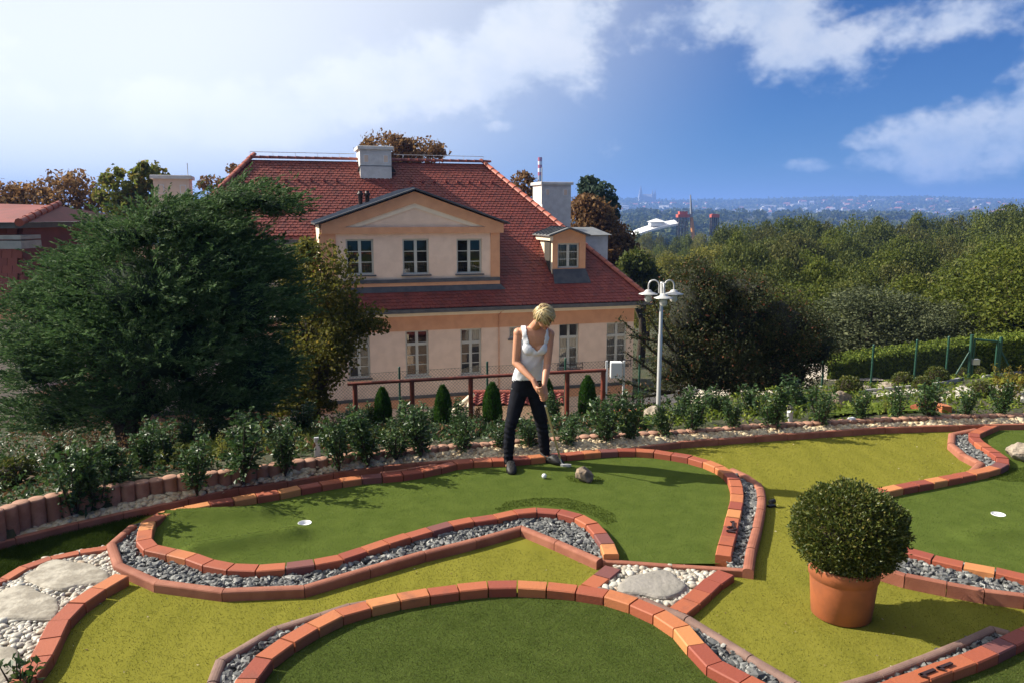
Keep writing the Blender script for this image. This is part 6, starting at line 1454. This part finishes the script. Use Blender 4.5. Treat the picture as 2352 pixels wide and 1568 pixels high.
def golfer():
    foot = G(1215, 1072, ZG); O = np.array([foot[0], foot[1], ZG]); t = empty('person', tuple(O), 0, 'person in white tank top and dark jeans bending over a putter', 'person')
    Q = lambda u, v, y: P(u, v, y) - O
    def ring(v, u0, u1, y, dh):
        a = Q(u0, v, y); b = Q(u1, v, y); return ((a + b) / 2, (b[0] - a[0]) / 2, dh)
    tors = [ring(905, 1178, 1244, 7.60, .10), ring(886, 1175, 1246, 7.60, .115), ring(866, 1179, 1245, 7.58, .110), ring(845, 1185, 1245, 7.55, .100), ring(822, 1192, 1247, 7.52, .098), ring(800, 1195, 1256, 7.49, .108), ring(782, 1196, 1262, 7.47, .110),
            ring(768, 1192, 1265, 7.46, .098), ring(757, 1187, 1267, 7.455, .078), ring(751, 1198, 1256, 7.45, .06)]
    bust = [(Q(1216, 799, 7.41), (.066, .052, .062)), (Q(1241, 799, 7.41), (.066, .052, .062)), (Q(1228.5, 803, 7.42), (.07, .05, .055))]
    sh = {'l': (Q(1191, 765, 7.45), Q(1184.5, 832, 7.43), Q(1225, 872, 7.26)), 'r': (Q(1262, 768, 7.45), Q(1257, 838, 7.40), Q(1249.5, 884, 7.25))}
    gA = Q(1240, 884, 7.20); gB = G(1290, 1064, ZG + .02) - O; ax = (gB - gA) / np.linalg.norm(gB - gA)
    hipL, hipR = Q(1194, 893, 7.60), Q(1229, 893, 7.60); kL, kR = Q(1171, 984, 7.49), Q(1246, 984, 7.63); aL, aR = Q(1167, 1062, 7.48), Q(1253.5, 1051, 7.67)
    mb = MB(); loft(mb, tors)
    for c_, r_ in bust: ellip(mb, c_, np.array(r_) * .93)
    capsule(mb, Q(1224, 756, 7.45), Q(1240, 736, 7.34), .052, .046)
    hc = Q(1250, 727, 7.30); fd = np.array([.35, -.62, -.62]); fd /= np.linalg.norm(fd); up = np.array([.10, -.55, .75]); up = up - fd * np.dot(up, fd); up /= np.linalg.norm(up); rt = np.cross(up, fd); Rm = np.stack([rt, fd, up], 1)
    ellip(mb, hc, (.072, .088, .098), Rm); ellip(mb, hc + fd * .030 - up * .052, (.054, .056, .058), Rm)
    ellip(mb, hc + fd * .094 - up * .030, (.011, .016, .020), Rm); ellip(mb, hc + fd * .078 - up * .066, (.022, .012, .008), Rm); ellip(mb, hc + fd * .072 - up * .095, (.02, .016, .014), Rm)
    for s in (-1, 1): ellip(mb, hc + rt * .072 * s - up * .018 - fd * .004, (.010, .018, .027), Rm)
    for k, (a, e, w) in sh.items():
        ellip(mb, a, (.050, .050, .052)); capsule(mb, a, a + (e - a) * .5, .047, .043); capsule(mb, a + (e - a) * .5, e, .043, .036); capsule(mb, e, e + (w - e) * .4, .037, .036); capsule(mb, e + (w - e) * .4, w, .036, .024)
    # hands close on the grip
    side = np.cross(ax, np.array([0, 1., 0])); side /= np.linalg.norm(side); fr = np.cross(side, ax)
    for k, off, sg in (('l', .045, -1), ('r', .125, 1)):
        c_ = gA + ax * off; w = sh[k][2]; pal = c_ + side * sg * .030 + fr * .008
        capsule(mb, w, pal - (pal - w) * .25, .025, .027); ellip(mb, pal, (.022, .028, .040), np.stack([side, fr, ax], 1))
        for i in range(4):
            h = (-.033 + .022 * i); ln = (200, 225, 215, 180)[i]; pts = []
            for a in np.linspace(0, ln, 7):
                th = R(a) ; pts.append(c_ + ax * h + (side * sg * math.cos(th) + fr * -math.sin(th)) * (.027 if a else .032))
            mb.tube(pts, [.0092, .0092, .009, .0088, .0085, .008, .007], 8)
        mb.tube([pal - ax * .02 - fr * .01, c_ - fr * .030 + side * sg * .012 + ax * .005, c_ - fr * .027 + ax * .040], [.0115, .0105, .008], 8)
    capsule(mb, hipL, kL, .075, .046); capsule(mb, kL, aL, .046, .033); capsule(mb, hipR, kR, .075, .046); capsule(mb, kR, aR, .046, .033); capsule(mb, aL, aL + np.array([.01, -.06, -.03]), .03, .03); capsule(mb, aR, aR + np.array([.06, -.02, -.03]), .03, .03)
    V, N_, Fc = remesh(mb, .0048, 4, .5); body = link('body', mesh_from('body', V, Fc), t, m_skin)
    # eyes and lips
    for s in (-1, 1): m_ = MB(); ellip(m_, hc + fd * .078 + rt * .030 * s + up * -.004, (.011, .008, .006), Rm); m_.build('eye', m_black, body)
    m_ = MB(); ellip(m_, hc + fd * .089 - up * .066, (.020, .006, .007), Rm); m_.build('lips', mat('lips', (.42, .12, .09), .5), body)
    # tank top
    mb = MB(); loft(mb, tors[1:])
    for c_, r_ in bust: ellip(mb, c_, r_)
    V, N_, Fc = remesh(mb, .0075, 6, .5)
    wr = .003 * np.sin(V[:, 2] * 95 + V[:, 0] * 40) * np.clip((.86 - V[:, 2]) / .1, 0, 1) + .0015 * np.sin(V[:, 2] * 60 - V[:, 0] * 70)
    V = V + N_ * (.0085 + wr)[:, None]; u, v = proj(V + O); front = V[:, 1] + O[1] < 7.50
    neck = [(1207, 730), (1209, 748), (1212, 773), (1217, 789), (1233.5, 806), (1249, 789), (1253.5, 760), (1252, 730)]
    kp = v < 874
    innk = in_poly(u, v, neck); kp &= ~(innk & (front | (v < 775)))
    lo = np.interp(v, [745, 755, 773, 790], [1195, 1197, 1200, 1194]); hi = np.interp(v, [745, 755, 782, 796], [1258, 1258.5, 1263, 1262]); kp &= ~((v < 790) & ((u < lo) | (u > hi)))
    tk = link('tank_top', mesh_from('tank_top', V, Fc, kp), t, m_tank); so = tk.modifiers.new('thick', 'SOLIDIFY'); so.thickness = .004; so.offset = -1
    # jeans
    mb = MB(); loft(mb, tors[:3]); capsule(mb, hipL, hipL + (kL - hipL) * .5, .088, .072); capsule(mb, hipL + (kL - hipL) * .5, kL, .072, .052); capsule(mb, hipR, hipR + (kR - hipR) * .5, .088, .072); capsule(mb, hipR + (kR - hipR) * .5, kR, .072, .053)
    capsule(mb, kL, kL + (aL - kL) * .4, .052, .054); capsule(mb, kL + (aL - kL) * .4, aL, .054, .040); capsule(mb, kR, kR + (aR - kR) * .4, .053, .055); capsule(mb, kR + (aR - kR) * .4, aR, .055, .042)
    V, N_, Fc = remesh(mb, .0085, 5, .5); zk = (kL[2] + kR[2]) / 2
    wr = .0045 * np.sin(V[:, 2] * 110 + V[:, 0] * 30) * np.exp(-((V[:, 2] - zk) / .12) ** 2) + .004 * np.sin(V[:, 2] * 130 + V[:, 1] * 60) * np.exp(-((V[:, 2] - .12) / .08) ** 2)
    V = V + N_ * (.004 + wr)[:, None]; link('jeans', mesh_from('jeans', V, Fc, V[:, 2] < tors[2][0][2] + .02), t, m_jeans)
    rv = MB().lathe([(.006, 0), (.004, .003), (.0005, .004)], 8).mesh('rivet'); rv.materials.append(m_steel)
    for u, v in ((1183.5, 869), (1180, 875.5), (1176, 892)): o = link('rivet', rv, t); o.location = tuple(Q(u, v, 7.492 if v < 890 else 7.50)); o.rotation_euler = (R(90), 0, 0)
    # hair: cap with many tapered locks swept over the crown to the fringe
    rg = np.random.default_rng(2); hb = MB(); V, Fc = ico(3); V = V * np.array((.080, .095, .094)); keep = []
    Vw = V @ Rm.T + hc + up * .012 - fd * .006
    ok = ~((V[:, 1] > .035) & (V[:, 2] < .012)) & (V[:, 2] > -.066); hb.add(Vw, [tuple(f) for f in Fc if all(ok[i] for i in f)], True)
    cap = hb.build('hair', mat('hair_base', (.30, .19, .085), .5, (.45, .31, .15), 40, streak=((1, 4, 1), .6)), t, fix=False); hb = MB()
    for _ in range(230):
        st = np.array([rg.normal() * .55 - .25, rg.normal() * .5 - .15, .55 + .5 * rg.random()]); st /= np.linalg.norm(st)
        te = st + np.array([1.0 + .25 * rg.normal(), .35 + .3 * rg.normal(), -.75 + .3 * rg.normal()]) * rg.uniform(.5, 1.15)
        if st[0] < -.35 and rg.random() < .6: te = st + np.array([-.5, rg.normal() * .3, -.9])
        te /= np.linalg.norm(te)
        if te[1] > .55 and te[2] < -.35: te[2] = -.35
        q = []; lift = rg.uniform(1.0, 1.07); flare = rg.uniform(.0, .10) if rg.random() < .6 else rg.uniform(.12, .30)
        for s_ in np.linspace(0, 1, 6):
            d = st * (1 - s_) + te * s_; d /= np.linalg.norm(d); q.append(Rm @ (d * np.array((.083, .098, .098)) * (lift + flare * s_ ** 3)) + hc + up * .012 - fd * .006)
        w = rg.uniform(.006, .011); hb.tube(q, [w * .5, w, w, w * .9, w * .6, .0008], 5)
    link('hair_locks', hb.mesh('hair_locks'), cap, m_hair)
    er = hc - rt * .074 - up * .062; MB().tube([er + up * .015, er, er - up * .025], [.002, .005, .002], 6).build('earring', m_steel, t)
    # clogs
    def clog(heel, toe, ank):
        h = np.array(heel) - O; e = np.array(toe) - O; d = e - h; d[2] = 0; L = np.linalg.norm(d); d /= L; sd = np.array([-d[1], d[0], 0]); mb = MB(); S = [(0, .030, .022), (.04, .060, .050), (.16, .072, .060), (.36, .074, .062), (.52, .084, .090), (.66, .098, .082), (.80, .100, .064), (.92, .080, .046), (.985, .045, .028), (1, .012, .018)]; n = 16; vv = []; ff = []
        for f, w, hh in S:
            for k in range(n):
                a = 2 * math.pi * k / n; x = w / 2 * math.copysign(abs(math.cos(a)) ** .8, math.cos(a)); z = max(0, .5 + .5 * math.sin(a)) * hh if math.sin(a) > -.3 else .0
                p = h + d * L * f + sd * x; vv.append((p[0], p[1], .002 + z))
        for i in range(len(S) - 1):
            for k in range(n): ff.append((i * n + k, i * n + (k + 1) % n, (i + 1) * n + (k + 1) % n, (i + 1) * n + k))
        ff += [tuple(range(n)), tuple(len(S) * n - 1 - k for k in range(n))]; mb.add(vv, ff, True); c_ = mb.build('clog', m_clog, t)
        MB().tube([h + d * L * (.02 + .46 * s_ * s_) + sd * (.041 if abs(s_) > .9 else .038) * np.sign(s_) * abs(s_) ** .5 + np.array([0, 0, .088 - .03 * abs(s_)]) for s_ in (-1, -.85, -.6, -.3, 0, .3, .6, .85, 1)], .008, 7).build('heel_strap', m_clog, c_)
        hm = MB().lathe([(.0065, 0), (.0065, .003), (.0005, .003)], 8).mesh('vent_hole'); hm.materials.append(m_black)
        for f, xx, z in ((.62, -.028, .080), (.62, 0, .0875), (.62, .028, .080), (.71, -.032, .066), (.71, -.011, .0755), (.71, .011, .0755), (.71, .032, .066), (.80, -.026, .056), (.80, 0, .0640), (.80, .026, .056), (.87, -.014, .0525), (.87, .014, .0525)):
            o = link('vent_hole', hm, c_); o.location = tuple(h + d * L * f + sd * xx + np.array([0, 0, z])); o.rotation_euler = (0, 0, 0)
    gl = G(1168, 1066, ZG); gt = G(1172, 1090, ZG); clog(gl + np.array([0, .03, 0]), gt + np.array([.02, -.0, 0]), aL)
    gl = G(1243, 1057, ZG); gt = G(1294, 1068, ZG); clog(gl, gt, aR)
    # putter
    p = empty('putter', tuple(gB + O - np.array([0, 0, .02])), 0, "slim steel putter held in the woman's hands", 'putter'); q = lambda x: np.array(x) - gB + np.array([0, 0, .02])
    gend = gA + ax * .22; MB().tube([q(gA - ax * .03), q(gA), q(gend)], [.012, .0125, .009], 10).build('grip', m_black, p)
    MB().tube([q(gend), q(gend + ax * .03)], [.0085, .008], 10).build('ferrule', m_white, p)
    MB().tube([q(gend + ax * .02), q(gB - ax * .07)], [.0100, .0090], 10).build('shaft', mat('gold_steel', (.62, .52, .34), .3, metal=.7), p)
    hd = G(1300, 1074, ZG) - O; MB().tube([q(gB - ax * .08), q(gB - ax * .01), q(np.array([gB[0] + .008, gB[1] - .01, .03]))], .0065, 8).build('hosel', m_steel, p)
    x0 = q(np.array([gB[0] - .015, gB[1] - .035, .004])); hb = MB(); poly = [(0, .0), (.025, -.012), (.085, -.020), (.108, -.012), (.108, .006), (.06, .022), (.01, .02)]; hb.slab([(x0[0] + a, x0[1] + b) for a, b in poly], x0[2], x0[2] + .022); hb.build('head', m_steel, p)
golfer()

def litter():
    p = scatter(near_poly, 900)
    for q in olive_avoid: p = p[~in_poly(p[:, 0], p[:, 1], q)]
    C = np.column_stack([p, np.full(len(p), .008)]); rg = np.random.default_rng(6)
    ang = rg.random(len(p)) * 6.28; d = np.stack([np.cos(ang), np.sin(ang), rg.normal(size=len(p)) * .25], 1)
    tag(link('turf_litter', leaf_mesh('turf_litter', C, .013, .6, d, .15, rg, .2), None, leafmat('dry_bits', [(0, (.16, .09, .04)), (.5, (.34, .24, .13)), (1, (.62, .56, .42))], .2)), kind='stuff')
litter()
# ------------------------------------------------------------------ air
def haze():
    m = bpy.data.materials.new('haze'); m.use_nodes = True; nt = m.node_tree; nt.nodes.clear(); N = NT(nt)
    v = N.n('ShaderNodeVolumePrincipled'); v.inputs['Color'].default_value = (.24, .44, 1.0, 1); v.inputs['Density'].default_value = 2.7e-4; v.inputs['Anisotropy'].default_value = .1
    o = N.n('ShaderNodeOutputMaterial'); nt.links.new(v.outputs[0], o.inputs['Volume'])
    MB().box((-8700, -12, -60), (8700, 9200, 185)).build('haze', m)['kind'] = 'stuff'
haze()
